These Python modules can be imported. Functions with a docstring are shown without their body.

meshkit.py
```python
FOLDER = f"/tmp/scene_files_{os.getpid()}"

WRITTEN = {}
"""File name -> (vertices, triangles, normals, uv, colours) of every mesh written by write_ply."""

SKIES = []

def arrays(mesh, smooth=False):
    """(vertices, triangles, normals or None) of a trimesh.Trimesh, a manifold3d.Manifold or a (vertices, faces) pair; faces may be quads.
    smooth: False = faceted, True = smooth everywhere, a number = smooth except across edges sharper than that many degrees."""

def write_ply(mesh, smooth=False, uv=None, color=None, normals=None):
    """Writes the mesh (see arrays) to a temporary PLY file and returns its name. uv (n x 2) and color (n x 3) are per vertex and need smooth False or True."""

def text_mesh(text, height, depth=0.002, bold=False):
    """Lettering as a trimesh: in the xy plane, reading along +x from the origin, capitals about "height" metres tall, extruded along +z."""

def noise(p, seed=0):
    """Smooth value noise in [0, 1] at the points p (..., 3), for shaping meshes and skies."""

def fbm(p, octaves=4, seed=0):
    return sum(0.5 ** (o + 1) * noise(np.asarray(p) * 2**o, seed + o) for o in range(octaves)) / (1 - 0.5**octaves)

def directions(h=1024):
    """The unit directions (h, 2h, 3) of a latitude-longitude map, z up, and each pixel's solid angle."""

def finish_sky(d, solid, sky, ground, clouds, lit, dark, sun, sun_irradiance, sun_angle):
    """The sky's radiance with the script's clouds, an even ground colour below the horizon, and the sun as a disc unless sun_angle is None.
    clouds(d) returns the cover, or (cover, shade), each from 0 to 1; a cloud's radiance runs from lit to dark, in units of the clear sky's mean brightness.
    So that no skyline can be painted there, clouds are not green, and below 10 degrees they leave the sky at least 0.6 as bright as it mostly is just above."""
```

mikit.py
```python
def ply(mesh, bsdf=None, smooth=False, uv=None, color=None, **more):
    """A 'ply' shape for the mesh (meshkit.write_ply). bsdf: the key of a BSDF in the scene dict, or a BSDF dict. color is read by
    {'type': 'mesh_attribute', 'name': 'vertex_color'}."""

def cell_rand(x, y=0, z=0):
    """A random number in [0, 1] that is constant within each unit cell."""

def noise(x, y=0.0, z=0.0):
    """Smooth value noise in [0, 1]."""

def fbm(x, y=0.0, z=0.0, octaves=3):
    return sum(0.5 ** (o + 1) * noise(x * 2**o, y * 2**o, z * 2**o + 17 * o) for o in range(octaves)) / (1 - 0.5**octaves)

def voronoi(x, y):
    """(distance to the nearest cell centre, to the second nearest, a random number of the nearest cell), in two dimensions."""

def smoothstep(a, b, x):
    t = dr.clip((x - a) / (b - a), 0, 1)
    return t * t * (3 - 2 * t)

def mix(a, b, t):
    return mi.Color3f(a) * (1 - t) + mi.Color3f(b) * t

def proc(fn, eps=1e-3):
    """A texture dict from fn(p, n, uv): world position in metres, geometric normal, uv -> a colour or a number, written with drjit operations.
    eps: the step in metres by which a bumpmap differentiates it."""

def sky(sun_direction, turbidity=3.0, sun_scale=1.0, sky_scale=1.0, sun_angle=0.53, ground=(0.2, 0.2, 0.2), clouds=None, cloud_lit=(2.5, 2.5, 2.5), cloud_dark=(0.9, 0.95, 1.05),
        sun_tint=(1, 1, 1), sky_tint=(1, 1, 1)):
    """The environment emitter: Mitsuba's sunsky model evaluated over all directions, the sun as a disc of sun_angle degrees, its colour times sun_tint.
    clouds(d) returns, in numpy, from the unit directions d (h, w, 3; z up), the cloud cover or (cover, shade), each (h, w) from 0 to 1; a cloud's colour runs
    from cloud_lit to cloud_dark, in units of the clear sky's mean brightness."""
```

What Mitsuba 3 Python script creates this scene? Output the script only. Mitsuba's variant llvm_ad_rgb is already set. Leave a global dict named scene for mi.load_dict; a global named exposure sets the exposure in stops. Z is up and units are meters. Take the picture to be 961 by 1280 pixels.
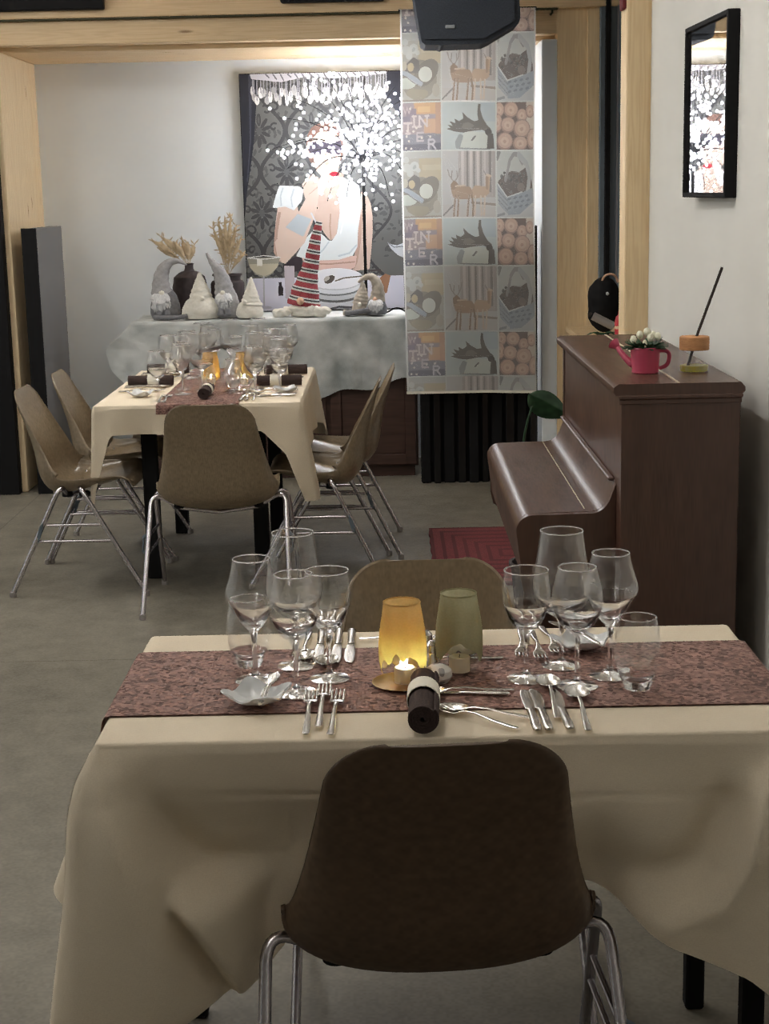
import math, numpy as np, trimesh, manifold3d, mitsuba as mi, drjit as dr, mikit, meshkit
from shapely.geometry import Polygon, LineString, Point, box as sbox
from shapely import affinity, union_all, set_precision
from mikit import proc, noise, fbm, voronoi, cell_rand, smoothstep, mix

T = mi.ScalarTransform4f
scene, labels = {}, {}
PI = math.pi
rng = np.random.default_rng(11)

# ------------------------------------------------------------------ camera, lights, exposure
exposure = 1.25
CAM_H, FOCAL = 1.57, 1950.0
YAW, PITCH, ROLL = math.radians(-0.2833), math.radians(11.654), math.radians(-1.2565)


def camera():
    cy, sy, cp, sp, cr, sr = math.cos(YAW), math.sin(YAW), math.cos(PITCH), math.sin(PITCH), math.cos(ROLL), math.sin(ROLL)
    fwd, right, up = np.array([sy, cy, 0]), np.array([cy, -sy, 0]), np.array([0, 0, 1.0])
    look, u2 = fwd * cp - up * sp, up * cp + fwd * sp
    u3 = u2 * cr - right * sr
    o = np.array([0, 0, CAM_H])
    return {"type": "perspective", "fov": math.degrees(2 * math.atan(480.5 / FOCAL)), "fov_axis": "x", "near_clip": 0.05, "far_clip": 100.0,
            "to_world": T().look_at(origin=o.tolist(), target=(o + look).tolist(), up=u3.tolist())}


scene["camera"] = camera()
CEIL = 3.0
# the hanging lamps: x, y, height, half length, radiance; both leftmost are added fill
LAMPS = [(-0.35, 3.65, 2.62, 0.6, 8.5), (-0.75, 6.45, 2.66, 0.6, 10.0), (-0.75, 1.2, 2.66, 0.6, 4.0), (-2.35, 3.2, 2.66, 0.9, 5.5), (-2.45, 6.5, 2.66, 0.6, 12.0)]
LAMP_TINT = (1.0, 0.975, 0.93)
LED_RADIANCE = 10.0
LED_TINT = (0.93, 0.95, 1.0)


# ------------------------------------------------------------------ helpers
def srgb(r, g, b):
    c = np.array([r, g, b]) / 255.0
    return np.where(c <= 0.04045, c / 12.92, ((c + 0.055) / 1.055) ** 2.4).tolist()


def rgb(c):
    return {"type": "rgb", "value": [float(x) for x in c]}


def key_for(name):
    k, n = name, 0
    while k in scene or k in labels or any(x.startswith(k + "__") for x in scene):
        n += 1
        k = f"{name}_{n:03d}"
    return k


def thing(name, label, cat, group=None):
    k = key_for(name)
    labels[k] = {"label": label, "category": cat}
    if group:
        labels[k]["group"] = group
    return k


def put(key, mesh, mat, smooth=30, label=None, **kw):
    """One entry of the scene, numbered when its key is taken; returns its key."""
    base, n = key, 0
    while key in scene:
        n += 1
        key = f"{base}_{n:03d}"
    scene[key] = mikit.ply(mesh, mat, smooth=smooth, **kw)
    if label:
        labels[key] = {"label": label}
    return key


def single(name, label, cat, mesh, mat, smooth=30, group=None, **kw):
    k = thing(name, label, cat, group)
    scene[k] = mikit.ply(mesh, mat, smooth=smooth, **kw)
    return k


def struct(name, mesh, mat, smooth=False, label=None):
    scene[name] = mikit.ply(mesh, mat, smooth=smooth)
    labels[name] = {"kind": "structure"}
    if label:
        labels[name]["label"] = label


def dup(root, label, m, name=None, group=None, mats=None):
    """A copy of a thing with copies of its parts, moved by the transform m."""
    r = thing(name or root.rstrip("0123456789").rstrip("_"), label, labels[root]["category"], group or labels[root].get("group"))
    keys = [k for k in scene if k == root or k.startswith(root + "__")]
    for k in keys:
        d = {**scene[k], "to_world": m}
        if mats and d.get("bsdf", {}).get("id") in mats:
            d["bsdf"] = {"type": "ref", "id": mats[d["bsdf"]["id"]]}
        scene[r + k[len(root):]] = d
        if k != root and k in labels:
            labels[r + k[len(root):]] = dict(labels[k])
    return r


def move(root, m):
    for k in scene:
        if k == root or k.startswith(root + "__"):
            scene[k] = {**scene[k], "to_world": m}


def at(x, y, z, rot=0.0):
    return T().translate([float(x), float(y), float(z)]).rotate([0, 0, 1], float(rot))


def cat(*ms):
    return trimesh.util.concatenate([m for m in ms])


def cbox(x0, x1, y0, y1, z0, z1, c=0.004):
    """A box with chamfered edges."""
    c = min(c, (x1 - x0) / 3, (y1 - y0) / 3, (z1 - z0) / 3)
    if c <= 0:
        return trimesh.creation.box(bounds=[[x0, y0, z0], [x1, y1, z1]])
    p = []
    for sx, X in ((1, x0), (-1, x1)):
        for sy, Y in ((1, y0), (-1, y1)):
            for sz, Z in ((1, z0), (-1, z1)):
                p += [(X, Y + sy * c, Z + sz * c), (X + sx * c, Y, Z + sz * c), (X + sx * c, Y + sy * c, Z)]
    return trimesh.convex.convex_hull(np.array(p))


def lathe(profile, n=40, x=0, y=0, z=0):
    """Revolves (radius, height) points; radius 0 closes the ends."""
    pr = np.array(profile, float)
    ang = np.arange(n) * 2 * PI / n
    v, f, rows = [], [], []
    for r, h in pr:
        if r < 1e-7:
            rows.append([len(v)])
            v.append((0, 0, h))
        else:
            rows.append(list(range(len(v), len(v) + n)))
            v += [(r * math.cos(a), r * math.sin(a), h) for a in ang]
    for a, b in zip(rows[:-1], rows[1:]):
        for i in range(n):
            j = (i + 1) % n
            if len(a) == 1 and len(b) == 1:
                continue
            if len(a) == 1:
                f.append((a[0], b[j], b[i]))
            elif len(b) == 1:
                f.append((a[i], a[j], b[0]))
            else:
                f += [(a[i], a[j], b[j]), (a[i], b[j], b[i])]
    m = trimesh.Trimesh(np.array(v), np.array(f), process=False)
    m.apply_translation([x, y, z])
    return m


def spline(pts, n):
    """A smooth curve through the points (any dimension), n samples."""
    from scipy.interpolate import CubicSpline, PchipInterpolator
    p = np.array(pts, float)
    t = np.r_[0, np.cumsum(np.linalg.norm(np.diff(p[:, :], axis=0), axis=1))]
    return CubicSpline(t, p, bc_type="natural")(np.linspace(0, t[-1], n))


def loft(path, w, h, sides=10, up=(0, 0, 1), power=1.0):
    """A solid along the path with elliptic sections: half-width w across, half-height h along up."""
    p = np.array(path, float)
    n = len(p)
    w, h = np.broadcast_to(np.asarray(w, float), n), np.broadcast_to(np.asarray(h, float), n)
    t = np.gradient(p, axis=0)
    t /= np.linalg.norm(t, axis=1, keepdims=True) + 1e-12
    side = np.cross(t, np.array(up, float))
    bad = np.linalg.norm(side, axis=1) < 1e-4
    side[bad] = np.cross(t[bad], [0.0, 1.0, 0.13])
    side /= np.linalg.norm(side, axis=1, keepdims=True)
    top = np.cross(side, t)
    ang = np.arange(sides) * 2 * PI / sides
    c, s = np.sign(np.cos(ang)) * np.abs(np.cos(ang)) ** power, np.sign(np.sin(ang)) * np.abs(np.sin(ang)) ** power
    v = p[:, None] + w[:, None, None] * c[None, :, None] * side[:, None] + h[:, None, None] * s[None, :, None] * top[:, None]
    v = np.vstack([v.reshape(-1, 3), p[:1], p[-1:]])
    f = []
    for i in range(n - 1):
        for k in range(sides):
            k2 = (k + 1) % sides
            a, b, cc, d = i * sides + k, i * sides + k2, (i + 1) * sides + k2, (i + 1) * sides + k
            f += [(a, cc, b), (a, d, cc)]
    for k in range(sides):
        k2 = (k + 1) % sides
        f += [(n * sides, k, k2), (n * sides + 1, (n - 1) * sides + k2, (n - 1) * sides + k)]
    m = trimesh.Trimesh(v, np.array(f), process=False)
    if m.volume < 0:
        m.invert()
    return m


def tube(path, r, sides=10):
    return loft(path, r, r, sides, up=(0.05, 0.09, 1.0))


def fillet(pts, r, n=6):
    """A polyline with rounded corners."""
    p = [np.array(q, float) for q in pts]
    out = [p[0]]
    for a, b, c in zip(p[:-2], p[1:-1], p[2:]):
        u, v = (a - b) / np.linalg.norm(a - b), (c - b) / np.linalg.norm(c - b)
        ang = math.acos(np.clip(u @ v, -1, 1))
        d = min(r / math.tan(ang / 2), 0.49 * np.linalg.norm(a - b), 0.49 * np.linalg.norm(c - b))
        for k in range(n + 1):
            s = k / n
            out.append((1 - s) ** 2 * (b + u * d) + 2 * s * (1 - s) * b + s * s * (b + v * d))
    out.append(p[-1])
    return np.array(out)


def extrude(poly, depth, axis="z", at0=0.0):
    """Extrudes a polygon: axis z (polygon in xy), y (polygon in xz) or x (polygon in yz), from at0 over depth."""
    polys = getattr(poly, "geoms", [poly])
    m = cat(*[trimesh.creation.extrude_polygon(g, depth, engine="earcut") for g in polys])
    v = m.vertices.copy()
    if axis == "y":
        v = np.c_[v[:, 0], v[:, 2] + at0, v[:, 1]]
    elif axis == "x":
        v = np.c_[v[:, 2] + at0, v[:, 0], v[:, 1]]
    else:
        v[:, 2] += at0
    m = trimesh.Trimesh(v, m.faces, process=False)
    if m.volume < 0:
        m.invert()
    return m


def grid(P):
    """A sheet from an array of points (rows, columns, 3)."""
    a, b = P.shape[:2]
    i, j = np.meshgrid(np.arange(a - 1), np.arange(b - 1), indexing="ij")
    q = np.stack([i * b + j, i * b + j + 1, (i + 1) * b + j + 1, (i + 1) * b + j], -1).reshape(-1, 4)
    return trimesh.Trimesh(P.reshape(-1, 3), np.vstack([q[:, [0, 1, 2]], q[:, [0, 2, 3]]]), process=False)


def thick(P, t):
    """A sheet given thickness t along its normals, closed round the edge."""
    a, b = P.shape[:2]
    du, dv = np.gradient(P, axis=0), np.gradient(P, axis=1)
    n = np.cross(du, dv)
    n /= np.linalg.norm(n, axis=2, keepdims=True) + 1e-12
    A, B = P + n * t / 2, P - n * t / 2
    g = grid(A)
    f1, off = g.faces, a * b
    f2 = f1[:, ::-1] + off
    ring = [i * b for i in range(a)] + [(a - 1) * b + j for j in range(1, b)] + [i * b + b - 1 for i in range(a - 2, -1, -1)] + [j for j in range(b - 2, 0, -1)]
    e = []
    for u, v in zip(ring, ring[1:] + ring[:1]):
        e += [(u, v, v + off), (u, v + off, u + off)]
    m = trimesh.Trimesh(np.vstack([A.reshape(-1, 3), B.reshape(-1, 3)]), np.vstack([f1, f2, np.array(e)]), process=False)
    if m.volume < 0:
        m.invert()
    return m


def blob(rx, ry, rz, x=0, y=0, z=0, sub=3, amp=0.0, freq=20.0, seed=0):
    m = trimesh.creation.icosphere(subdivisions=sub)
    v = m.vertices * [rx, ry, rz]
    if amp:
        v = v + m.vertices * ((meshkit.fbm(v * freq + 31 * seed + 5, 3, seed) - 0.5) * 2 * amp)[:, None]
    return trimesh.Trimesh(v + [x, y, z], m.faces, process=False)


def smooth_union(ms, size, it=6):
    out = None
    for m in ms:
        x = manifold3d.Manifold(manifold3d.Mesh(np.asarray(m.vertices, np.float32), np.asarray(m.faces, np.uint32)))
        out = x if out is None else out + x
    out = out.refine_to_length(size).to_mesh()
    m = trimesh.Trimesh(out.vert_properties[:, :3], out.tri_verts)
    trimesh.smoothing.filter_taubin(m, iterations=it)
    return m


# ------------------------------------------------------------------ materials
def principled(key, color, rough=0.5, two=True, bump=None, bump_scale=1.0, **kw):
    b = {"type": "principled", "base_color": color if isinstance(color, dict) else rgb(color), "roughness": rough, **kw}
    if bump is not None:
        b = {"type": "bumpmap", "arbitrary": bump, "scale": bump_scale, "bsdf": b}
    scene[key] = {"type": "twosided", "bsdf": b} if two else b


def pfloor(p, n, uv):
    a = fbm(p.x * 1.3, p.y * 1.3, 3.0, 4)
    b = fbm(p.x * 14, p.y * 14, 1.0, 3)
    c = noise(p.x * 160, p.y * 160)
    t = dr.clip(0.5 * a + 0.32 * b + 0.2 * c, 0, 1)
    col = mix(srgb(78, 74, 65), srgb(138, 133, 121), t)
    joint = smoothstep(0.004, 0.001, dr.abs(p.y - 5.18)) + smoothstep(0.004, 0.001, dr.abs(p.x + 1.9))
    return col * (1 - 0.35 * joint)


principled("mat_floor", proc(pfloor), 0.5, specular=0.4)


def pwall(p, n, uv):
    t = fbm(p.x * 3 + p.y * 2, p.y * 3, p.z * 3, 3)
    return mix(srgb(206, 205, 200), srgb(216, 215, 211), t)


principled("mat_wall", proc(pwall), 0.8, specular=0.2)
principled("mat_wall_white", proc(lambda p, n, uv: mix(srgb(224, 230, 234), srgb(232, 237, 240), fbm(p.x * 3, p.y * 3, p.z * 3, 3))), 0.8, specular=0.2)
principled("mat_ceiling", srgb(196, 190, 180), 0.9)


def wood(along, lo, hi, knot):
    def f(p, n, uv):
        q = [p.x, p.y, p.z]
        s = [q[i] * (1.6 if i == along else 26.0) for i in range(3)]
        g = fbm(s[0], s[1], s[2], 4)
        fine = noise(*[q[i] * (5.0 if i == along else 240.0) for i in range(3)])
        ring = 0.5 + 0.5 * dr.sin(38 * g + 3 * q[(along + 1) % 3])
        col = mix(lo, hi, dr.clip(0.3 + 0.35 * ring + 0.3 * fine, 0, 1))
        o = [i for i in range(3) if i != along]
        u, v = q[along] * 1.9, (q[o[0]] + q[o[1]]) * 9.0
        d, _, r = voronoi(u, v)
        d2 = dr.sqrt(dr.square(d))
        k = smoothstep(0.10, 0.02, d2) * dr.select(r > 0.72, 1.0, 0.0)
        return mix(col, knot, k * 0.8)
    return proc(f)


PINE = (srgb(204, 174, 132), srgb(226, 200, 162), srgb(140, 100, 66))
principled("mat_pine_x", wood(0, *PINE), 0.55)
principled("mat_pine_z", wood(2, srgb(216, 186, 142), srgb(236, 212, 172), PINE[2]), 0.55)
principled("mat_pine_pale", wood(2, srgb(216, 190, 150), srgb(236, 214, 178), srgb(150, 104, 66)), 0.55)
principled("mat_black", srgb(17, 17, 19), 0.75, specular=0.25)
principled("mat_black_gloss", srgb(14, 14, 16), 0.25)
principled("mat_grey_panel", srgb(116, 116, 118), 0.6)
principled("mat_steel_frame", srgb(96, 108, 118), 0.5)


def pspeaker(p, n, uv):
    return mix(srgb(34, 40, 50), srgb(58, 66, 78), noise(p.x * 420, p.y * 420, p.z * 420))


principled("mat_speaker", proc(pspeaker), 0.7)
scene["mat_chrome"] = {"type": "twosided", "bsdf": {"type": "roughconductor", "material": "Cr", "alpha": 0.10}}
scene["mat_cutlery"] = {"type": "twosided", "bsdf": {"type": "roughconductor", "material": "none", "alpha": 0.08, "specular_reflectance": rgb((0.80, 0.78, 0.75))}}
scene["mat_mirror"] = {"type": "twosided", "bsdf": {"type": "conductor", "material": "none", "specular_reflectance": rgb((0.9, 0.9, 0.9))}}


def pshell(p, n, uv):
    a = fbm(p.x * 90, p.y * 90, p.z * 90, 3)
    b = noise(p.x * 300, p.y * 300, p.z * 60)
    return mix(srgb(106, 92, 74), srgb(140, 124, 101), dr.clip(0.6 * a + 0.4 * b, 0, 1))


principled("mat_shell_shaded", proc(lambda p, n, uv: mix(srgb(72, 58, 46), srgb(98, 79, 63), fbm(p.x * 90, p.y * 90, p.z * 90, 3))), 0.4, specular=0.4)  # darker copy of the shell for the foreground chair, shade put into its brown
principled("mat_shell", proc(pshell), 0.22, specular=0.5, clearcoat=0.3, clearcoat_gloss=0.8)


def pcloth(p, n, uv):
    a = noise(p.x * 700, p.y * 700, p.z * 700)
    b = fbm(p.x * 9, p.y * 9, p.z * 9, 3)
    return mix(srgb(204, 190, 168), srgb(224, 212, 192), dr.clip(0.5 * a + 0.5 * b, 0, 1))


principled("mat_cloth", proc(pcloth), 0.85, sheen=0.3, specular=0.2)


def prunner(p, n, uv):
    d, e, r = voronoi(p.x * 160 + 0.3 * p.z, (p.y + p.z) * 160)
    g = fbm(p.x * 40, p.y * 40, p.z * 40, 2)
    return mix(srgb(84, 56, 50), srgb(184, 142, 130), dr.clip(0.75 * r + 0.45 * g - 0.12, 0, 1))


def prunner_h(p, n, uv):
    d, e, r = voronoi(p.x * 160 + 0.3 * p.z, (p.y + p.z) * 160)
    k = (p.x * 160 - dr.floor(p.x * 160)) * (r - 0.5)
    return 1.2 * k + 0.5 * d


principled("mat_runner", proc(prunner), 0.34, metallic=0.35, bump=proc(prunner_h), bump_scale=0.006)


def pgauze(p, n, uv):
    a = fbm(p.x * 7, p.y * 7, p.z * 7, 4)
    b = noise(p.x * 240, p.y * 240, p.z * 240)
    return mix(srgb(170, 177, 177), srgb(246, 248, 248), dr.clip(2.1 * (a - 0.26) + 0.12 * b, 0, 1))


scene["mat_gauze"] = {"type": "principledthin", "base_color": proc(pgauze), "roughness": 0.9, "diff_trans": 0.6, "spec_trans": 0.0}


def ppiano(p, n, uv):
    g = fbm(p.x * 40, p.y * 5, p.z * 6, 3)
    f = noise(p.x * 300, p.y * 40, p.z * 30)
    return mix(srgb(60, 40, 33), srgb(86, 60, 49), dr.clip(0.7 * g + 0.3 * f, 0, 1))


principled("mat_piano", proc(ppiano), 0.34, specular=0.45, clearcoat=0.25, clearcoat_gloss=0.8)
principled("mat_brass", srgb(196, 180, 158), 0.35, metallic=0.5)


def psideboard(p, n, uv):
    return mix(srgb(50, 34, 29), srgb(78, 54, 46), fbm(p.x * 6, p.y * 6, p.z * 50, 3))


principled("mat_sideboard", proc(psideboard), 0.5)
scene["mat_glass"] = {"type": "dielectric", "int_ior": 1.5, "ext_ior": 1.0}
scene["mat_glass_thin"] = {"type": "thindielectric", "int_ior": 1.85, "ext_ior": 1.0}
scene["mat_rim"] = {"type": "roughdielectric", "int_ior": 1.5, "ext_ior": 1.0, "alpha": 0.3}
scene["mat_window"] = {"type": "thindielectric", "int_ior": 1.5, "ext_ior": 1.0}
principled("mat_porcelain", srgb(222, 224, 226), 0.15, clearcoat=0.5)


def pnapkin(p, n, uv):
    return mix(srgb(46, 34, 32), srgb(66, 52, 49), noise(p.x * 500, p.y * 500, p.z * 500))


principled("mat_napkin", proc(pnapkin), 0.9)
principled("mat_paper", srgb(226, 221, 208), 0.8)
principled("mat_paper_grey", proc(lambda p, n, uv: mix(srgb(226, 222, 214), srgb(150, 148, 146), smoothstep(0.5, 0.62, noise(p.x * 90, p.y * 90, p.z * 90)))), 0.5)
principled("mat_gold", srgb(205, 160, 80), 0.25, metallic=0.9)
principled("mat_wax", srgb(240, 228, 200), 0.5)


def frosted(key, lo, hi, streak):
    def f(p, n, uv):
        a = noise(p.x * 420, p.y * 420, p.z * 420)
        b = fbm(p.x * 60, p.y * 60, p.z * 22, 3)
        return mix(lo, hi, dr.clip(0.35 * a + 0.65 * b, 0, 1))
    scene[key] = {"type": "principledthin", "base_color": proc(f), "roughness": 0.45, "diff_trans": 1.1, "spec_trans": 0.0}


frosted("mat_frost_amber", srgb(206, 174, 112), srgb(228, 198, 142), 0)
frosted("mat_frost_olive", srgb(166, 162, 128), srgb(192, 188, 158), 0)
principled("mat_felt_grey", proc(lambda p, n, uv: mix(srgb(140, 140, 143), srgb(182, 182, 185), fbm(p.x * 70, p.y * 70, p.z * 70, 3))), 0.95, sheen=0.4)
principled("mat_felt_dark", proc(lambda p, n, uv: mix(srgb(96, 97, 102), srgb(130, 131, 136), fbm(p.x * 70, p.y * 70, p.z * 70, 3))), 0.95, sheen=0.4)
principled("mat_plush", proc(lambda p, n, uv: mix(srgb(214, 211, 200), srgb(240, 238, 230), fbm(p.x * 90, p.y * 90, p.z * 90, 3))), 0.95, sheen=0.5)
principled("mat_beige_felt", proc(lambda p, n, uv: mix(srgb(158, 149, 138), srgb(198, 190, 178), fbm(p.x * 60, p.y * 60, p.z * 60, 3))), 0.95, sheen=0.3)
principled("mat_nose", srgb(226, 186, 160), 0.7)
principled("mat_beard", proc(lambda p, n, uv: mix(srgb(196, 198, 202), srgb(236, 237, 238), noise(p.x * 220, p.y * 220, p.z * 30))), 0.9)


def pplaid(p, n, uv):
    # stripes wound round the hat, across its axis, which leans from (-0.46, 0.97) to (-0.367, 1.40)
    s = ((p.x + 0.46) * 0.21 + (p.z - 0.95) * 0.977) * 19.0
    t = s - dr.floor(s)
    red = mix(srgb(140, 56, 66), srgb(172, 86, 94), noise(p.x * 240, p.z * 240, p.y * 240))
    col = mix(red, srgb(206, 204, 204), smoothstep(0.50, 0.54, t))
    return mix(col, srgb(72, 74, 80), smoothstep(0.68, 0.71, t) * smoothstep(0.86, 0.83, t))


principled("mat_plaid", proc(pplaid), 0.9)
principled("mat_pottery", proc(lambda p, n, uv: mix(srgb(40, 34, 36), srgb(66, 56, 58), fbm(p.x * 30, p.y * 30, p.z * 30, 3))), 0.6)
principled("mat_straw", proc(lambda p, n, uv: mix(srgb(166, 146, 118), srgb(208, 190, 160), noise(p.x * 90, p.y * 90, p.z * 30))), 0.9)
principled("mat_straw_tan", proc(lambda p, n, uv: mix(srgb(166, 146, 116), srgb(198, 180, 150), noise(p.x * 90, p.y * 90, p.z * 60))), 0.9)
VC = {"type": "mesh_attribute", "name": "vertex_color"}
principled("mat_print", VC, 0.35, specular=0.4)
scene["mat_fabric_print"] = {"type": "principledthin", "base_color": VC, "roughness": 0.8, "diff_trans": 0.9, "spec_trans": 0.0}
scene["mat_lining"] = {"type": "principledthin", "base_color": rgb(srgb(240, 240, 238)), "roughness": 0.8, "diff_trans": 1.6, "spec_trans": 0.0}
principled("mat_pot_red", srgb(180, 66, 92), 0.3, clearcoat=0.4)
principled("mat_leaf", proc(lambda p, n, uv: mix(srgb(24, 50, 32), srgb(44, 76, 46), noise(p.x * 60, p.y * 60, p.z * 60))), 0.45)
principled("mat_bud", srgb(232, 230, 208), 0.6)
principled("mat_cork", proc(lambda p, n, uv: mix(srgb(168, 116, 74), srgb(196, 144, 98), fbm(p.x * 120, p.y * 120, p.z * 400, 3))), 0.6)
scene["mat_oil"] = {"type": "principledthin", "base_color": rgb(srgb(214, 206, 60)), "roughness": 0.1, "spec_trans": 0.6, "diff_trans": 1.0}
principled("mat_reed", srgb(52, 46, 44), 0.8)


def prug(p, n, uv):
    # concentric woven bands, in the rug's own plan
    u, v = dr.abs(p.x - 0.51) / 0.34, dr.abs(p.y - 6.62) / 0.53
    m = dr.maximum(u, v) * 7.0
    t = m - dr.floor(m)
    a = noise(p.x * 380, p.y * 120)
    return mix(mix(srgb(96, 38, 42), srgb(118, 52, 56), a), srgb(84, 34, 38), smoothstep(0.62, 0.7, t))


principled("mat_rug", proc(prug), 0.95, sheen=0.3)
principled("mat_red_plastic", srgb(190, 60, 66), 0.35)
principled("mat_cream_label", srgb(220, 190, 160), 0.6)
principled("mat_grey_tube", srgb(142, 136, 132), 0.5)
principled("mat_logo", srgb(150, 156, 164), 0.4, metallic=0.4)
principled("mat_olive_dark", srgb(58, 60, 40), 0.6)

# ------------------------------------------------------------------ the room
struct("floor", cbox(-3.5, 1.4, -2.7, 9.35, -0.1, 0, 0), "mat_floor")
struct("ceiling", cbox(-3.5, 1.4, -2.7, 9.35, CEIL, CEIL + 0.1, 0), "mat_ceiling")
struct("wall_right", cbox(0.93, 1.35, -2.6, 5.62, 0, CEIL, 0), "mat_wall")
struct("wall_left", cbox(-3.5, -3.4, -2.6, 9.3, 0, CEIL, 0), "mat_wall_white")
struct("wall_rear", cbox(-3.4, 1.35, -2.7, -2.6, 0, CEIL, 0), "mat_wall")
struct("wall_back", cbox(-3.4, 1.35, 9.2, 9.3, 0, CEIL, 0), "mat_wall_white")
struct("wall_return", cbox(0.82, 0.90, 8.35, 9.2, 0, 2.312, 0.003), "mat_wall_white")
struct("wall_upper", cbox(-3.4, 1.35, 8.33, 9.2, 2.76, CEIL, 0), "mat_wall")
struct("wall_partition", cbox(-3.4, -2.01, 8.28, 8.35, 0, 2.33, 0.003), "mat_black", label="tall black partition at the left of the alcove")
struct("wall_sill", cbox(1.2, 1.35, 5.75, 8.35, 0, 0.84, 0.003), "mat_wall")
struct("trim_1", cbox(0.845, 1.3, 5.61, 5.75, 0, CEIL, 0.005), "mat_pine_z", label="pine post at the end of the right wall")
struct("trim_2", cbox(0.90, 1.115, 8.35, 8.5, 0, CEIL, 0.004), "mat_pine_z", label="pine post right of the printed curtain")
put("trim_2__edge_board", cbox(1.055, 1.118, 8.335, 8.35, 0, CEIL, 0.002), "mat_pine_z")
struct("trim_3", cbox(-2.06, -1.98, 8.35, 9.2, 0, 2.312, 0.004), "mat_pine_pale", label="pine lining on the left side of the alcove")
struct("trim_4", cbox(-3.4, 0.90, 8.35, 8.46, 2.338, 2.458, 0.004), "mat_pine_x", label="lower pine beam over the alcove")
struct("trim_5", cbox(-3.4, 0.90, 8.46, 9.2, 2.312, 2.46, 0.003), "mat_pine_x", label="pine soffit of the alcove")
struct("trim_6", cbox(-3.4, 1.3, 8.28, 9.2, 2.462, 2.76, 0.004), "mat_pine_x", label="upper pine beam over the alcove")
put("trim_6__lower_beam_joint", cbox(-3.4, 0.9, 8.30, 8.36, 2.456, 2.464, 0), "mat_olive_dark")
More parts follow.
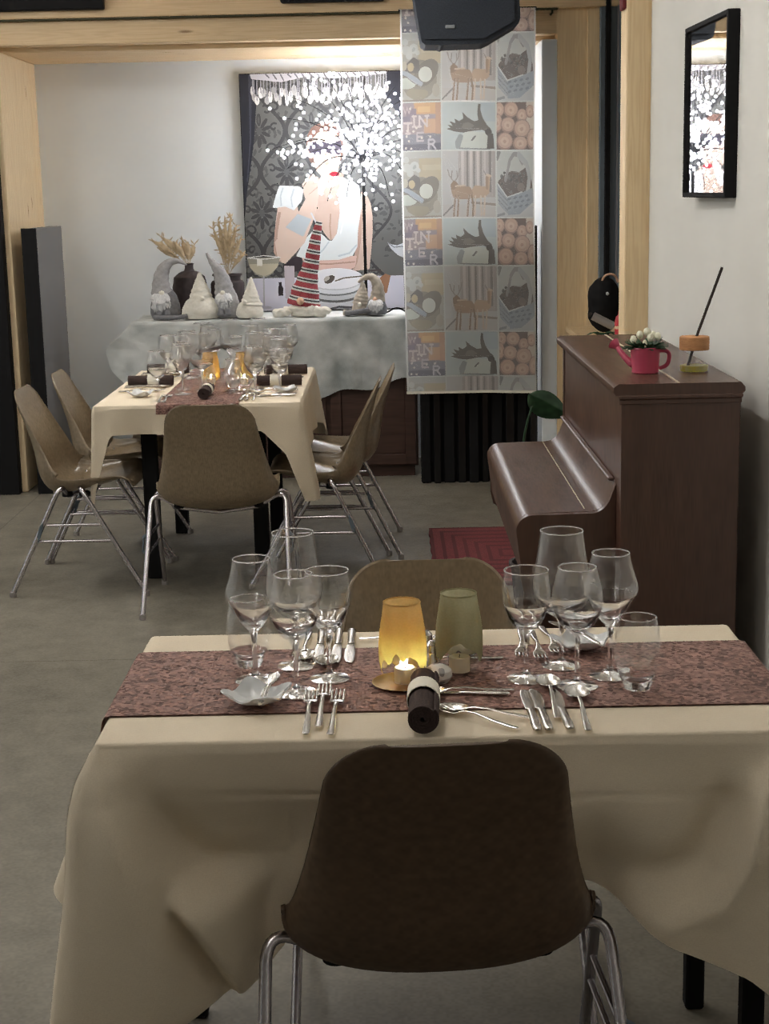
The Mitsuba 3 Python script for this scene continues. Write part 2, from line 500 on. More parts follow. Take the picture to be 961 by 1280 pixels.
# the window in the recess behind the piano
fr = [cbox(1.115, 1.30, 8.30, 8.44, 0, CEIL, 0.004)]
struct("window_1", cat(*fr), "mat_steel_frame", label="dark steel window frame behind the piano")
for a, b, c, d, e, f in ((1.21, 1.27, 5.75, 5.83, 0.84, 2.76), (1.21, 1.27, 6.98, 7.06, 0.84, 2.76), (1.21, 1.27, 8.22, 8.30, 0.84, 2.76)):
    put("window_1__upright", cbox(a, b, c, d, e, f, 0.004), "mat_steel_frame")
for e, f in ((0.84, 0.90), (1.93, 1.98), (2.70, 2.76)):
    put("window_1__rail", cbox(1.205, 1.265, 5.75, 8.30, e, f, 0.004), "mat_steel_frame")
put("window_1__upright", cbox(1.14, 1.165, 8.27, 8.30, 0.84, CEIL, 0.003), "mat_black")
put("window_1__upright", cbox(1.20, 1.22, 8.28, 8.30, 0.84, CEIL, 0.003), "mat_grey_panel")
for y0, y1 in ((5.83, 6.98), (7.06, 8.22)):
    put("window_1__pane", grid(np.array([[[1.24, y0, 0.9], [1.24, y0, 2.7]], [[1.24, y1, 0.9], [1.24, y1, 2.7]]])), "mat_window", smooth=False)
struct("wall_window_head", cbox(1.2, 1.35, 5.75, 8.30, 2.76, CEIL, 0), "mat_wall")
struct("wall_night", cbox(1.33, 1.37, 5.7, 8.4, 0.8, 2.8, 0), "mat_black_gloss", label="darkness behind the window panes")

# hanging lamps
scene["mat_lamp_white"] = {"type": "diffuse", "reflectance": rgb((0.7, 0.7, 0.7))}
for i, (x, y, z, hl, L) in enumerate(LAMPS):
    k = thing("hanging_lamp", ["long white lamp hanging over the front table", "long white lamp hanging over the far table", "long white lamp hanging at the near end of the room", "longest white lamp added as fill at the left wall side of the front table", "long white lamp added as fill in the back left part of the room"][i], "ceiling lamp", "long hanging lamps")
    put(k + "__diffuser", cbox(x - 0.06, x + 0.06, y - hl, y + hl, z, z + 0.07, 0.008), "mat_lamp_white", smooth=False, emitter={"type": "area", "radiance": rgb(np.array(LAMP_TINT) * L), "sampling_weight": 120.0})
    for s in (-1, 1):
        put(k + "__end_cap", cbox(x - 0.062, x + 0.062, y + s * (hl + 0.011) - 0.010, y + s * (hl + 0.011) + 0.010, z - 0.002, z + 0.072, 0.004), "mat_lamp_white")
        put(k + "__suspension_wire", tube([(x, y + s * (hl + 0.011), z + 0.07), (x, y + s * (hl + 0.011), CEIL)], 0.002, 6), "mat_chrome")

# black panels on the beam, slatted screen, speaker
single("ceiling_heater", "black flat panel on the upper pine beam, at the far left", "panel", cbox(-2.3, -1.404, 8.22, 8.278, 2.497, 2.72, 0.006), "mat_black")
single("ceiling_heater", "black flat panel on the upper pine beam, above the poster", "panel", cbox(-0.51, 0.014, 8.22, 8.278, 2.508, 2.72, 0.006), "mat_black")
k = thing("slatted_screen", "black screen of upright slats standing behind the printed curtain", "screen")
put(k + "__back_board", cbox(0.165, 0.80, 8.40, 8.43, 0.0, 1.37, 0.003), "mat_black")
x = 0.168
for i in range(10):
    w = (0.05, 0.036, 0.058, 0.044)[i % 4]
    if x + w > 0.802:
        break
    put(k + "__slat", cbox(x, x + w, 8.365 - 0.012 * (i % 3 == 1), 8.40, 0.0, 1.37, 0.004), "mat_black_gloss" if i % 2 else "mat_black")
    x += w + 0.018
k = thing("tall_board_cabinet", "tall narrow dark grey cabinet standing against the left pine lining", "cabinet")
put(k + "__body", cbox(-1.905, -1.835, 8.30, 8.96, 0, 1.412, 0.004), "mat_grey_panel")
put(k + "__front_edge", cbox(-1.91, -1.832, 8.285, 8.30, 0, 1.414, 0.002), "mat_black")

k = thing("loudspeaker", "black loudspeaker hanging above the printed curtain", "loudspeaker")
SY = 7.25
out = Polygon([(0.132, 2.62), (0.146, 2.40), (0.176, 2.215), (0.192, 2.202), (0.255, 2.200), (0.262, 2.194), (0.276, 2.200), (0.455, 2.203), (0.478, 2.212), (0.610, 2.285), (0.618, 2.31), (0.600, 2.62)])
body = extrude(out.buffer(-0.012).buffer(0.012, quad_segs=4), 0.30, "y", SY)
body = cat(body)
put(k + "__cabinet", body, "mat_speaker", smooth=40)
put(k + "__grille", extrude(Polygon([(0.150, 2.60), (0.162, 2.40), (0.186, 2.225), (0.455, 2.222), (0.592, 2.296), (0.582, 2.60)]).buffer(-0.008).buffer(0.008, quad_segs=4), 0.012, "y", SY - 0.012), "mat_speaker", smooth=40)
put(k + "__logo_plate", cbox(0.283, 0.325, SY - 0.018, SY - 0.012, 2.268, 2.284, 0.002), "mat_logo")
put(k + "__bracket", cat(cbox(0.34, 0.40, SY + 0.1, SY + 0.16, 2.60, CEIL, 0.004), cbox(0.20, 0.54, SY + 0.09, SY + 0.17, 2.60, 2.63, 0.003)), "mat_black")
put(key_for("cable"), tube([(0.877, 8.335, 2.98), (0.877, 8.335, 2.50), (0.872, 8.338, 2.44), (0.862, 8.34, 2.43)], 0.006, 8), "mat_olive_dark")
labels["cable"] = {"label": "short dark cable on the white wall right of the curtain top", "category": "cable"}

# ------------------------------------------------------------------ furniture: chairs
def shell_mesh():
    prof = [(0.222, 0.425), (0.205, 0.446), (0.12, 0.437), (0.03, 0.412), (-0.06, 0.392), (-0.125, 0.398), (-0.172, 0.452), (-0.192, 0.55), (-0.214, 0.66), (-0.240, 0.75), (-0.256, 0.81)]
    idx = np.unique(np.round(599 * (1 - np.cos(PI * np.linspace(0, 1, 76))) / 2).astype(int))
    c = spline(prof, 600)[idx]
    S = len(c)
    d = np.r_[0, np.cumsum(np.linalg.norm(np.diff(c, axis=0), axis=1))]
    L = d[-1]
    s = d / L
    W = np.interp(s, [0, 0.08, 0.3, 0.46, 0.56, 0.72, 0.88, 1.0], [0.205, 0.215, 0.229, 0.232, 0.222, 0.192, 0.170, 0.158])
    from scipy.interpolate import PchipInterpolator
    W = PchipInterpolator([0, 0.08, 0.3, 0.46, 0.56, 0.72, 0.88, 1.0], [0.205, 0.215, 0.229, 0.232, 0.222, 0.192, 0.170, 0.158])(s)
    r1, r0 = 0.075, 0.05
    e = L - d
    W = np.where(e < r1, W - r1 + np.sqrt(np.maximum(r1 ** 2 - (r1 - e) ** 2, 0)), W)
    W = np.where(d < r0, W - r0 + np.sqrt(np.maximum(r0 ** 2 - (r0 - d) ** 2, 0)), W)
    t = np.gradient(c, axis=0)
    t /= np.linalg.norm(t, axis=1, keepdims=True)
    n = np.c_[t[:, 1], -t[:, 0]]          # towards the sitter
    n *= np.sign((n @ np.array([0.6, 0.8])))[:, None]
    curl = np.interp(s, [0, 0.1, 0.35, 0.5, 0.62, 0.8, 1.0], [0.0, 0.03, 0.070, 0.105, 0.088, 0.045, 0.02])
    curl = PchipInterpolator([0, 0.1, 0.35, 0.5, 0.62, 0.8, 1.0], [0.0, 0.03, 0.070, 0.105, 0.088, 0.045, 0.008])(s)
    K = 33
    u = np.linspace(-1, 1, K)
    P = np.zeros((S, K, 3))
    wf = np.interp(s, [0, 1], [1, 1])
    for j, a in enumerate(u):
        off = curl * np.abs(a) ** 2.1 * (W / 0.22)
        P[:, j, 0] = W * np.sign(a) * np.sin(abs(a) * PI / 2) ** 0.9
        P[:, j, 1:] = c + n * off[:, None]
    lip = np.exp(-(e / 0.016) ** 2)
    P[:, :, 1] -= (0.002 * lip)[:, None]
    return thick(P, 0.0065)


SHELL = shell_mesh()


def hoop(sy):
    """One chrome tube: foot, leg, bend, under the shell, bend, leg, foot; sy = -1 is the rear one."""
    y0, y1 = 0.035 * sy - 0.02, 0.27 * sy
    zt = 0.452
    pts = [(-0.28, y1, 0.012), (-0.258, y0, zt), (-0.15, y0, 0.388), (0.0, y0, 0.368), (0.15, y0, 0.388), (0.258, y0, zt), (0.28, y1, 0.012)]
    return tube(fillet(pts, 0.055, 8), 0.0095, 12)


def make_chair(label, group=None):
    k = thing("dining_chair", label, "chair", group)
    put(k + "__shell", SHELL, "mat_shell", smooth=True)
    for sy in (-1, 1):
        put(k + "__leg_frame", hoop(sy), "mat_chrome", smooth=True)
    for sx in (-1, 1):
        for z in (0.29, 0.225):
            f = (0.44 - z) / 0.43
            x = sx * (0.259 + 0.021 * f)
            put(k + "__stretcher", tube([(x, -0.02 - (0.24 * f + 0.015), z), (x, -0.02 + (0.24 * f + 0.045), z)], 0.006, 8), "mat_chrome", smooth=True)
        for sy in (-1, 1):
            put(k + "__glide", lathe([(0, 0), (0.013, 0), (0.014, 0.008), (0.0115, 0.022), (0, 0.022)], 14, sx * 0.28, sy * 0.27, 0), "mat_grey_tube")
            put(k + "__shock_mount", lathe([(0, 0), (0.02, 0), (0.022, 0.006), (0.02, 0.02), (0, 0.02)], 16, sx * 0.155, -0.02 + 0.035 * sy, 0.380 + 0.006), "mat_black")
        f = 0.33
        hk = fillet([(sx * 0.262, -0.13, 0.30), (sx * 0.285, -0.135, 0.29), (sx * 0.287, -0.15, 0.24), (sx * 0.268, -0.155, 0.225)], 0.012)
        put(k + "__linking_hook", loft(hk, 0.003, 0.008, 8), "mat_steel_frame", smooth=40)
    return k


c0 = make_chair("brown shell chair in the foreground, seen from behind, with shade put into its colour")
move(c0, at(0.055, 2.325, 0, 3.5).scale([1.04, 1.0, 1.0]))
CH = [
    ("glossy tan shell chair facing the camera behind the front table", at(0.073, 2.925, 0, 181), None),
    ("brown shell chair seen from behind at the near end of the far table", at(-0.665, 5.955, 0, -1), None),
    ("tan shell chair at the left of the far table, the one nearer the camera", at(-1.25, 6.345, 0, -92), None),
    ("tan shell chair at the left of the far table, next to the tall grey cabinet", at(-1.225, 6.93, 0, -90), None),
    ("brown shell chair at the right of the far table, the one nearer the camera", at(-0.295, 6.40, 0, 88), None),
    ("brown shell chair at the right of the far table, the one nearer the sideboard", at(-0.235, 6.88, 0, 90), None),
]
for lab, m, g in CH:
    dup(c0, lab, m, "dining_chair")
scene[c0 + "__shell"] = {**scene[c0 + "__shell"], "bsdf": {"type": "ref", "id": "mat_shell_shaded"}}


# ------------------------------------------------------------------ tables and cloths
def make_table(x0, x1, y0, y1, label, inset=0.04, leg=0.055, legmat="mat_black"):
    k = thing("dining_table", label, "table")
    put(k + "__top", cbox(x0, x1, y0, y1, 0.72, 0.748, 0.004), legmat)
    i = inset
    put(k + "__apron", cat(cbox(x0 + i, x1 - i, y0 + i + 0.012, y0 + i + 0.03, 0.64, 0.72, 0.002), cbox(x0 + i, x1 - i, y1 - i - 0.03, y1 - i - 0.012, 0.64, 0.72, 0.002),
                           cbox(x0 + i + 0.012, x0 + i + 0.03, y0 + i, y1 - i, 0.64, 0.72, 0.002), cbox(x1 - i - 0.03, x1 - i - 0.012, y0 + i, y1 - i, 0.64, 0.72, 0.002)), legmat)
    for X in (x0 + i, x1 - i - leg):
        for Y in (y0 + i, y1 - i - leg):
            put(k + "__leg", cbox(X, X + leg, Y, Y + leg, 0, 0.72, 0.004), legmat)
    return k


make_table(-0.455, 0.625, 2.265, 2.845, "front dining table with black legs, mostly hidden by its beige tablecloth", leg=0.036)
make_table(-1.175, -0.365, 6.18, 7.42, "far dining table with square black legs under a beige tablecloth", inset=0.15, leg=0.06)


def cloth_mesh(x0, x1, y0, y1, z, hem, out, per=0.008, rows=64, r=0.008, dz=None):
    """A tablecloth: flat top, rounded edge, hanging skirt. hem(s) = hem height, out(s, v) = how far it stands off; s = side (0 front, 1 right, 2 back, 3 left) + fraction."""
    pts, nrm, ss = [], [], []
    cr = 0.012
    cs = [(x0, y0), (x1, y0), (x1, y1), (x0, y1)]
    nd = [(0, -1), (1, 0), (0, 1), (-1, 0)]
    for i in range(4):
        a, b = np.array(cs[i]), np.array(cs[(i + 1) % 4])
        L = np.linalg.norm(b - a)
        d = (b - a) / L
        for q in np.arange(cr, L - cr + 1e-9, (L - 2 * cr) / max(2, round(L / per))):
            pts.append(a + d * q)
            nrm.append(nd[i])
            ss.append(i + q / L)
        n1, n2 = np.array(nd[i], float), np.array(nd[(i + 1) % 4], float)
        c = b - d * cr + (-n1) * 0 + np.array(nd[(i + 1) % 4]) * 0
        cen = b - n2 * cr - n1 * cr
        for t in np.linspace(0, PI / 2, 9)[1:-1]:
            nn = n1 * math.cos(t) + n2 * math.sin(t)
            pts.append(cen + nn * cr)
            nrm.append(nn)
            ss.append(i + 1 - 0.0 + (t / (PI / 2) - 0.5) * 1e-3)
    pts, nrm, ss = np.array(pts), np.array(nrm), np.array(ss)
    n = len(pts)
    # let the off-direction turn smoothly near corners
    P = []
    cen = np.array([(x0 + x1) / 2, (y0 + y1) / 2])
    for f in np.linspace(0.0, 1, 14)[1:-1]:
        q = cen + (pts - nrm * r - cen) * f
        P.append(np.c_[q, np.full(n, z)])
    P.append(np.c_[pts - nrm * r, np.full(n, z)])
    for t in np.linspace(0, PI / 2, 5)[1:]:
        P.append(np.c_[pts - nrm * r + nrm * r * math.sin(t), np.full(n, z - r + r * math.cos(t))])
    hz = np.array([hem(s) for s in ss])
    for v in np.linspace(0, 1, rows)[1:]:
        o = np.array([out(s, v) for s in ss])
        P.append(np.c_[pts + nrm * o[:, None], z - r - v * (z - r - hz)])
    P = np.array(P)
    V = P.reshape(-1, 3)
    m = len(P)
    f = []
    for i in range(m - 1):
        for j in range(n):
            j2 = (j + 1) % n
            f += [(i * n + j, (i + 1) * n + j, (i + 1) * n + j2), (i * n + j, (i + 1) * n + j2, i * n + j2)]
    c = len(V)
    V = np.vstack([V, [[cen[0], cen[1], z]]])
    f += [(c, j, (j + 1) % n) for j in range(n)]
    return trimesh.Trimesh(V, np.array(f), process=False), ss


def hem1(s):
    s = s % 4
    if s > 3.9995:
        s = 0
    xs = [0, 0.06, 0.14, 0.22, 0.29, 0.40, 0.60, 0.70, 0.80, 0.90, 1.0, 1.3, 2.0, 2.3, 2.7, 3.0, 3.3, 3.6, 3.85, 4.0]
    hs = [0.24, 0.285, 0.315, 0.35, 0.45, 0.52, 0.52, 0.495, 0.43, 0.385, 0.30, 0.46, 0.30, 0.50, 0.50, 0.28, 0.42, 0.37, 0.40, 0.24]
    return float(np.interp(s, xs, hs))


def seg(x, z, pts, s, amp):
    """A fold along a polyline in the plane of the hanging cloth (metres)."""
    d = 9.0
    for (ax, az), (bx, bz) in zip(pts[:-1], pts[1:]):
        dx, dz_ = bx - ax, bz - az
        t = min(1, max(0, ((x - ax) * dx + (z - az) * dz_) / (dx * dx + dz_ * dz_)))
        d = min(d, (x - ax - t * dx) ** 2 + (z - az - t * dz_) ** 2)
    return amp * math.exp(-d / (2 * s * s))


def sig(t):
    return 1 / (1 + math.exp(-max(-40, min(40, t))))


def out1(s, v):
    s = s % 4
    if s > 3.9995:
        s = 0
    o = 0.004 + 0.02 * v
    x = s % 1
    if s <= 1:
        X, Z = -0.463 + 1.095 * s, 0.744 - v * (0.744 - hem1(s))
        f = math.sin(min(1, v * 3) * PI / 2)
        o += 0.045 * v * math.exp(-(x / 0.10) ** 2) + 0.04 * v * math.exp(-((1 - x) / 0.10) ** 2)
        o += f * seg(X, Z, [(-0.435, 0.70), (-0.385, 0.50), (-0.34, 0.33)], 0.034, 0.050)
        o += f * seg(X, Z, [(-0.40, 0.68), (-0.35, 0.59), (-0.31, 0.545), (-0.20, 0.54)], 0.022, -0.026)
        o -= 0.040 * sig((0.635 - Z) / 0.024) * sig((X + 0.345 + 0.45 * max(0.0, Z - 0.55)) / 0.014) * (1 - sig((X - 0.02) / 0.04))
        left = -0.338 + max(0.0, 0.50 - Z) * 0.48
        o += 0.092 * sig((0.520 - Z) / 0.011) * sig((X - left) / 0.007) * (1 - sig((X + 0.185) / 0.022))
        o -= 0.018 * sig((0.50 - Z) / 0.02) * math.exp(-((X - left + 0.012) / 0.014) ** 2)
        zb = float(np.interp(X, [0.28, 0.36, 0.445, 0.48, 0.515, 0.535, 0.56], [0.49, 0.497, 0.512, 0.535, 0.60, 0.70, 0.74]))
        o += 0.042 * sig((zb - 0.025 - Z) / 0.012) * sig((X - 0.335) / 0.02) * f
        o += f * seg(X, Z, [(0.30, 0.515), (0.40, 0.53), (0.46, 0.56), (0.50, 0.64)], 0.022, -0.020)
        o += f * seg(X, Z, [(0.37, 0.455), (0.47, 0.505), (0.52, 0.58), (0.545, 0.68)], 0.020, 0.018)
        o += f * seg(X, Z, [(0.28, 0.66), (0.44, 0.60)], 0.05, 0.010)
        near = (math.exp(-((X + 0.19) / 0.065) ** 2) + math.exp(-((X - 0.31) / 0.055) ** 2)) * sig((0.57 - Z) / 0.03)
        near = min(1.0, near * 1.15)
        o = o * (1 - near) - 0.040 * near          # drawn in by the chair
        o += -0.0018 * math.exp(-((Z - 0.668 + 0.012 * x) / 0.004) ** 2)
        o += 0.003 * v * math.sin(26 * x + 1.0)
    else:
        o += 0.045 * v * (math.exp(-(x / 0.12) ** 2) + math.exp(-((1 - x) / 0.12) ** 2))
        o += 0.014 * v * math.sin(2 * PI * x * 2.4 + 0.6)
        if s > 3:
            o += 0.108 * v * math.exp(-((x - 0.52) / 0.20) ** 2)
    return o


def flare(m, x0, x1, y0, y1, z, amount=0.05, reach=0.10):
    """Corners of the skirt swing outwards along the table's diagonal."""
    v = m.vertices.copy()
    for cx, cy in ((x0, y0), (x1, y0), (x1, y1), (x0, y1)):
        d = np.hypot(v[:, 0] - cx, v[:, 1] - cy)
        k = np.exp(-(d / reach) ** 2) * np.clip((z - v[:, 2]) / 0.4, 0, 1.2) * amount
        v[:, 0] += k * np.sign(cx - (x0 + x1) / 2)
        v[:, 1] += k * np.sign(cy - (y0 + y1) / 2)
    m.vertices = v
    return m


B1 = (-0.463, 0.632, 2.256, 2.853, 0.752)
cm, _ = cloth_mesh(*B1, hem1, out1)
flare(cm, *B1, amount=0.035)
single("tablecloth", "beige tablecloth hanging in folds over the front table", "tablecloth", cm, "mat_cloth", smooth=True)

B2 = (-1.185, -0.355, 6.165, 7.43, 0.752)


def hem2(s):
    s = s % 4
    if s > 3.9995:
        s = 0
    return float(np.interp(s, [0, 0.03, 0.085, 0.81, 0.92, 1, 1.1, 1.3, 1.7, 1.9, 2, 2.5, 3, 3.1, 3.3, 3.7, 3.9, 4],
                              [0.36, 0.46, 0.635, 0.64, 0.55, 0.36, 0.50, 0.54, 0.54, 0.50, 0.42, 0.5, 0.42, 0.50, 0.54, 0.54, 0.50, 0.34]))


def out2(s, v):
    s = s % 4
    if s > 3.9995:
        s = 0
    x = s % 1
    k = 0.006 if s < 0.3 or s > 3.7 else 0.03
    o = 0.004 + 0.015 * v * (0.3 if k < 0.01 else 1) + k * v * (math.exp(-(x / 0.08) ** 2) + math.exp(-((1 - x) / 0.08) ** 2))
    return o + 0.010 * v * math.sin(2 * PI * x * 3.3 + s)


cm2, _ = cloth_mesh(*B2, hem2, out2, per=0.014, rows=30)
flare(cm2, *B2, amount=0.014, reach=0.12)
single("tablecloth", "beige tablecloth over the far table, with pointed hanging corners", "tablecloth", cm2, "mat_cloth", smooth=True)


def strip(path, w_dir, w, n=None):
    """A runner: a path of points, half-width w along w_dir, thickness 1.5 mm."""
    p = np.array(path, float)
    c = np.linspace(-1, 1, 25)
    return thick(p[:, None] + c[None, :, None] * w * np.array(w_dir, float), 0.0016)


zt = 0.7545
xs = np.linspace(-0.458, 0.627, 60)
run = [(x, 2.555, zt) for x in xs]
rl = [(-0.4665, 2.555, 0.7525), (-0.4705, 2.555, 0.747), (-0.4725, 2.555, 0.738), (-0.4745, 2.555, 0.726)]
rr = [(0.6355, 2.555, 0.7525), (0.6395, 2.555, 0.747), (0.6415, 2.555, 0.738), (0.6435, 2.555, 0.726)]
single("table_runner", "brown sequin runner across the front table", "table runner", strip(rl[::-1] + run + rr, (0, 1, 0), 0.176), "mat_runner", smooth=True)
ys = np.linspace(6.168, 7.425, 50)
run = [(-0.765, 6.152, 0.716), (-0.765, 6.155, 0.735), (-0.765, 6.159, 0.7505)] + [(-0.765, y, zt) for y in ys] + [(-0.765, 7.436, 0.7505), (-0.765, 7.441, 0.735), (-0.765, 7.444, 0.716)]
single("table_runner", "brown sequin runner along the far table", "table runner", strip(run, (1, 0, 0), 0.165), "mat_runner", smooth=True)

# ------------------------------------------------------------------ piano
k = thing("upright_piano", "dark brown upright piano with closed lid against the right wall", "piano")
PY0, PY1 = 3.745, 5.02
side = Polygon([(0.56, 0.0), (0.845, 0.0), (0.845, 1.075), (0.56, 1.075)])
for y in (PY0, PY1 - 0.03):
    put(k + "__side_panel", extrude(side, 0.03, "y", y), "mat_piano", smooth=False)
lid_prof = Polygon([(0.545, 1.072), (0.85, 1.072), (0.857, 1.078), (0.857, 1.088), (0.847, 1.100), (0.552, 1.100), (0.540, 1.092), (0.540, 1.080)])
put(k + "__top_lid", extrude(lid_prof, PY1 - PY0 + 0.010, "y", PY0 - 0.005), "mat_piano", smooth=50)
put(k + "__hinge", cbox(0.693, 0.699, PY0 + 0.0, PY1, 1.0995, 1.1022, 0.0005), "mat_brass")
put(k + "__lid_edge", cat(cbox(0.552, 0.852, PY0 - 0.009, PY0 - 0.001, 1.062, 1.073, 0.003), cbox(0.554, 0.850, PY0 - 0.004, PY0, 1.050, 1.062, 0.0015)), "mat_piano")
put(k + "__upper_panel", cbox(0.563, 0.578, PY0 + 0.03, PY1 - 0.03, 0.655, 1.072, 0.003), "mat_piano")
put(k + "__lower_panel", cbox(0.572, 0.585, PY0 + 0.03, PY1 - 0.03, 0.08, 0.66, 0.003), "mat_piano")
put(k + "__plinth", cbox(0.565, 0.845, PY0 + 0.03, PY1 - 0.03, 0.0, 0.08, 0.003), "mat_piano")
put(k + "__back_board", cbox(0.835, 0.855, PY0 + 0.03, PY1 - 0.03, 0.0, 1.07, 0.002), "mat_piano")
put(k + "__key_bed", cbox(0.345, 0.565, PY0 + 0.12, PY1 - 0.06, 0.615, 0.66, 0.003), "mat_piano")
fb = [(0.322, 0.640)] + [(0.352 - 0.040 * math.cos(a), 0.722 + 0.040 * math.sin(a)) for a in np.linspace(0, PI / 2, 9)] + [(0.42, 0.763), (0.490, 0.764)] + [(0.500 + 0.052 * math.sin(a), 0.824 - 0.060 * math.cos(a)) for a in np.linspace(0.1, 1.25, 9)] + [(0.560, 0.835), (0.566, 0.842)]
fb_in = [(a + (0.0 if i > 14 else 0.006), b - 0.012) for i, (a, b) in enumerate(fb)]
FY0, FY1 = PY0 + 0.118, PY1 - 0.05
put(k + "__fallboard", extrude(Polygon(fb + fb_in[::-1]).buffer(0), FY1 - FY0, "y", FY0), "mat_piano", smooth=35)
put(k + "__fallboard__joint", cbox(0.4885, 0.4915, FY0 + 0.03, FY1, 0.7638, 0.7652, 0.0004), "mat_brass", label="thin pale joint line")
put(k + "__fallboard__ledge", cbox(0.546, 0.562, FY0 + 0.005, FY1, 0.840, 0.849, 0.003), "mat_piano")
put(k + "__key_slip", cbox(0.324, 0.340, FY0, FY1, 0.605, 0.645, 0.004), "mat_piano")
cheek = Polygon([(0.562, 0.0), (0.562, 0.838)] + [(a, b - 0.001) for a, b in fb[::-1][2:]] + [(0.322, 0.60), (0.330, 0.565), (0.365, 0.545), (0.40, 0.50), (0.425, 0.42), (0.43, 0.30), (0.425, 0.12), (0.41, 0.06), (0.40, 0.0)]).buffer(0)
for y in (PY0 + 0.095, FY1):
    put(k + "__cheek", extrude(cheek, 0.024, "y", y), "mat_piano", smooth=35)
put(k + "__pedal", loft([(0.56, 4.36, 0.05), (0.50, 4.36, 0.05), (0.46, 4.36, 0.043)], [0.012, 0.016, 0.018], 0.005, 10), "mat_brass")
put(k + "__pedal", loft([(0.56, 4.46, 0.05), (0.50, 4.46, 0.05), (0.46, 4.46, 0.043)], [0.012, 0.016, 0.018], 0.005, 10), "mat_brass")

# rug: woven bands
P = np.array([[[0.17 + 0.68 * a + (0.004 * math.sin(9 * b) if 0 < a < 1 else 0.003 * math.sin(40 * b)), 6.09 + 1.06 * b, 0.008] for a in np.linspace(0, 1, 18)] for b in np.linspace(0, 1, 28)])
single("rug", "small dark red rug with woven bands on the floor beyond the piano", "rug", thick(P, 0.012), "mat_rug", smooth=40)

# ------------------------------------------------------------------ sideboard
k = thing("sideboard", "dark brown panelled sideboard under a white gauze cloth", "sideboard")
SX0, SX1, SF, SB, SH = -1.33, 0.155, 8.575, 9.10, 0.885
put(k + "__carcass", cat(cbox(SX0, SX1, SF + 0.02, SB, 0.06, SH - 0.03, 0.004), cbox(SX0 + 0.02, SX1 - 0.02, SF + 0.04, SB, 0, 0.06, 0.002)), "mat_sideboard")
put(k + "__top", cbox(SX0 - 0.01, SX1 + 0.01, SF, SB + 0.01, SH - 0.03, SH, 0.005), "mat_sideboard")
nd = 3
for i in range(nd):
    a, b = SX0 + (SX1 - SX0) * i / nd + 0.012, SX0 + (SX1 - SX0) * (i + 1) / nd - 0.012
    d = put(k + "__door", cat(cbox(a, a + 0.06, SF, SF + 0.02, 0.07, SH - 0.04, 0.003), cbox(b - 0.06, b, SF, SF + 0.02, 0.07, SH - 0.04, 0.003), cbox(a + 0.06, b - 0.06, SF, SF + 0.02, SH - 0.10, SH - 0.04, 0.003), cbox(a + 0.06, b - 0.06, SF, SF + 0.02, 0.07, 0.13, 0.003)), "mat_sideboard")
    put(d + "__panel", cbox(a + 0.06, b - 0.06, SF + 0.012, SF + 0.02, 0.13, SH - 0.10, 0.004), "mat_sideboard")
    put(d + "__knob", blob(0.012, 0.012, 0.012, b - 0.03, SF - 0.008, 0.55, 2), "mat_brass", smooth=True)


def gauze():
    n, zt_ = 150, SH + 0.006
    xs_ = np.linspace(-1.405, 0.165, n)
    rows = []
    for v in np.linspace(0, 1, 14):
        rows.append([(x, SB - 0.03 - v * (SB - 0.03 - (SF - 0.012)), zt_ + 0.003 * math.sin(17 * x + 6 * v) * (v < 0.99) * (v > 0)) for x in xs_])
    for v in np.linspace(0, 1, 30)[1:]:
        row = []
        for x in xs_:
            u = (x + 1.405) / 1.57
            hem = 0.49 + 0.035 * math.sin(7 * x + 1) + 0.02 * math.sin(19 * x) + (0.06 if u > 0.6 else 0) * 0.3
            o = 0.012 + 0.012 * v + 0.012 * v * math.sin(21 * x + 1.5 * math.sin(3 * x)) + 0.006 * v * math.sin(53 * x)
            sw = max(0.0, 1 - u / 0.14) * float(np.interp(v, [0, 0.36, 0.7, 1], [0, 0.155, 0.13, 0.06]))
            row.append((x - sw, SF - 0.004 - o + 0.6 * max(0.0, sw - 0.075), zt_ - 0.004 - v * (zt_ - hem) + 0.12 * max(0.0, 1 - u / 0.10) * v * v))
        rows.append(row)
    return thick(np.array(rows), 0.0025)


gm = gauze()
single("gauze_cloth", "white mottled gauze cloth hanging over the sideboard", "cloth", gm, "mat_gauze", smooth=True)

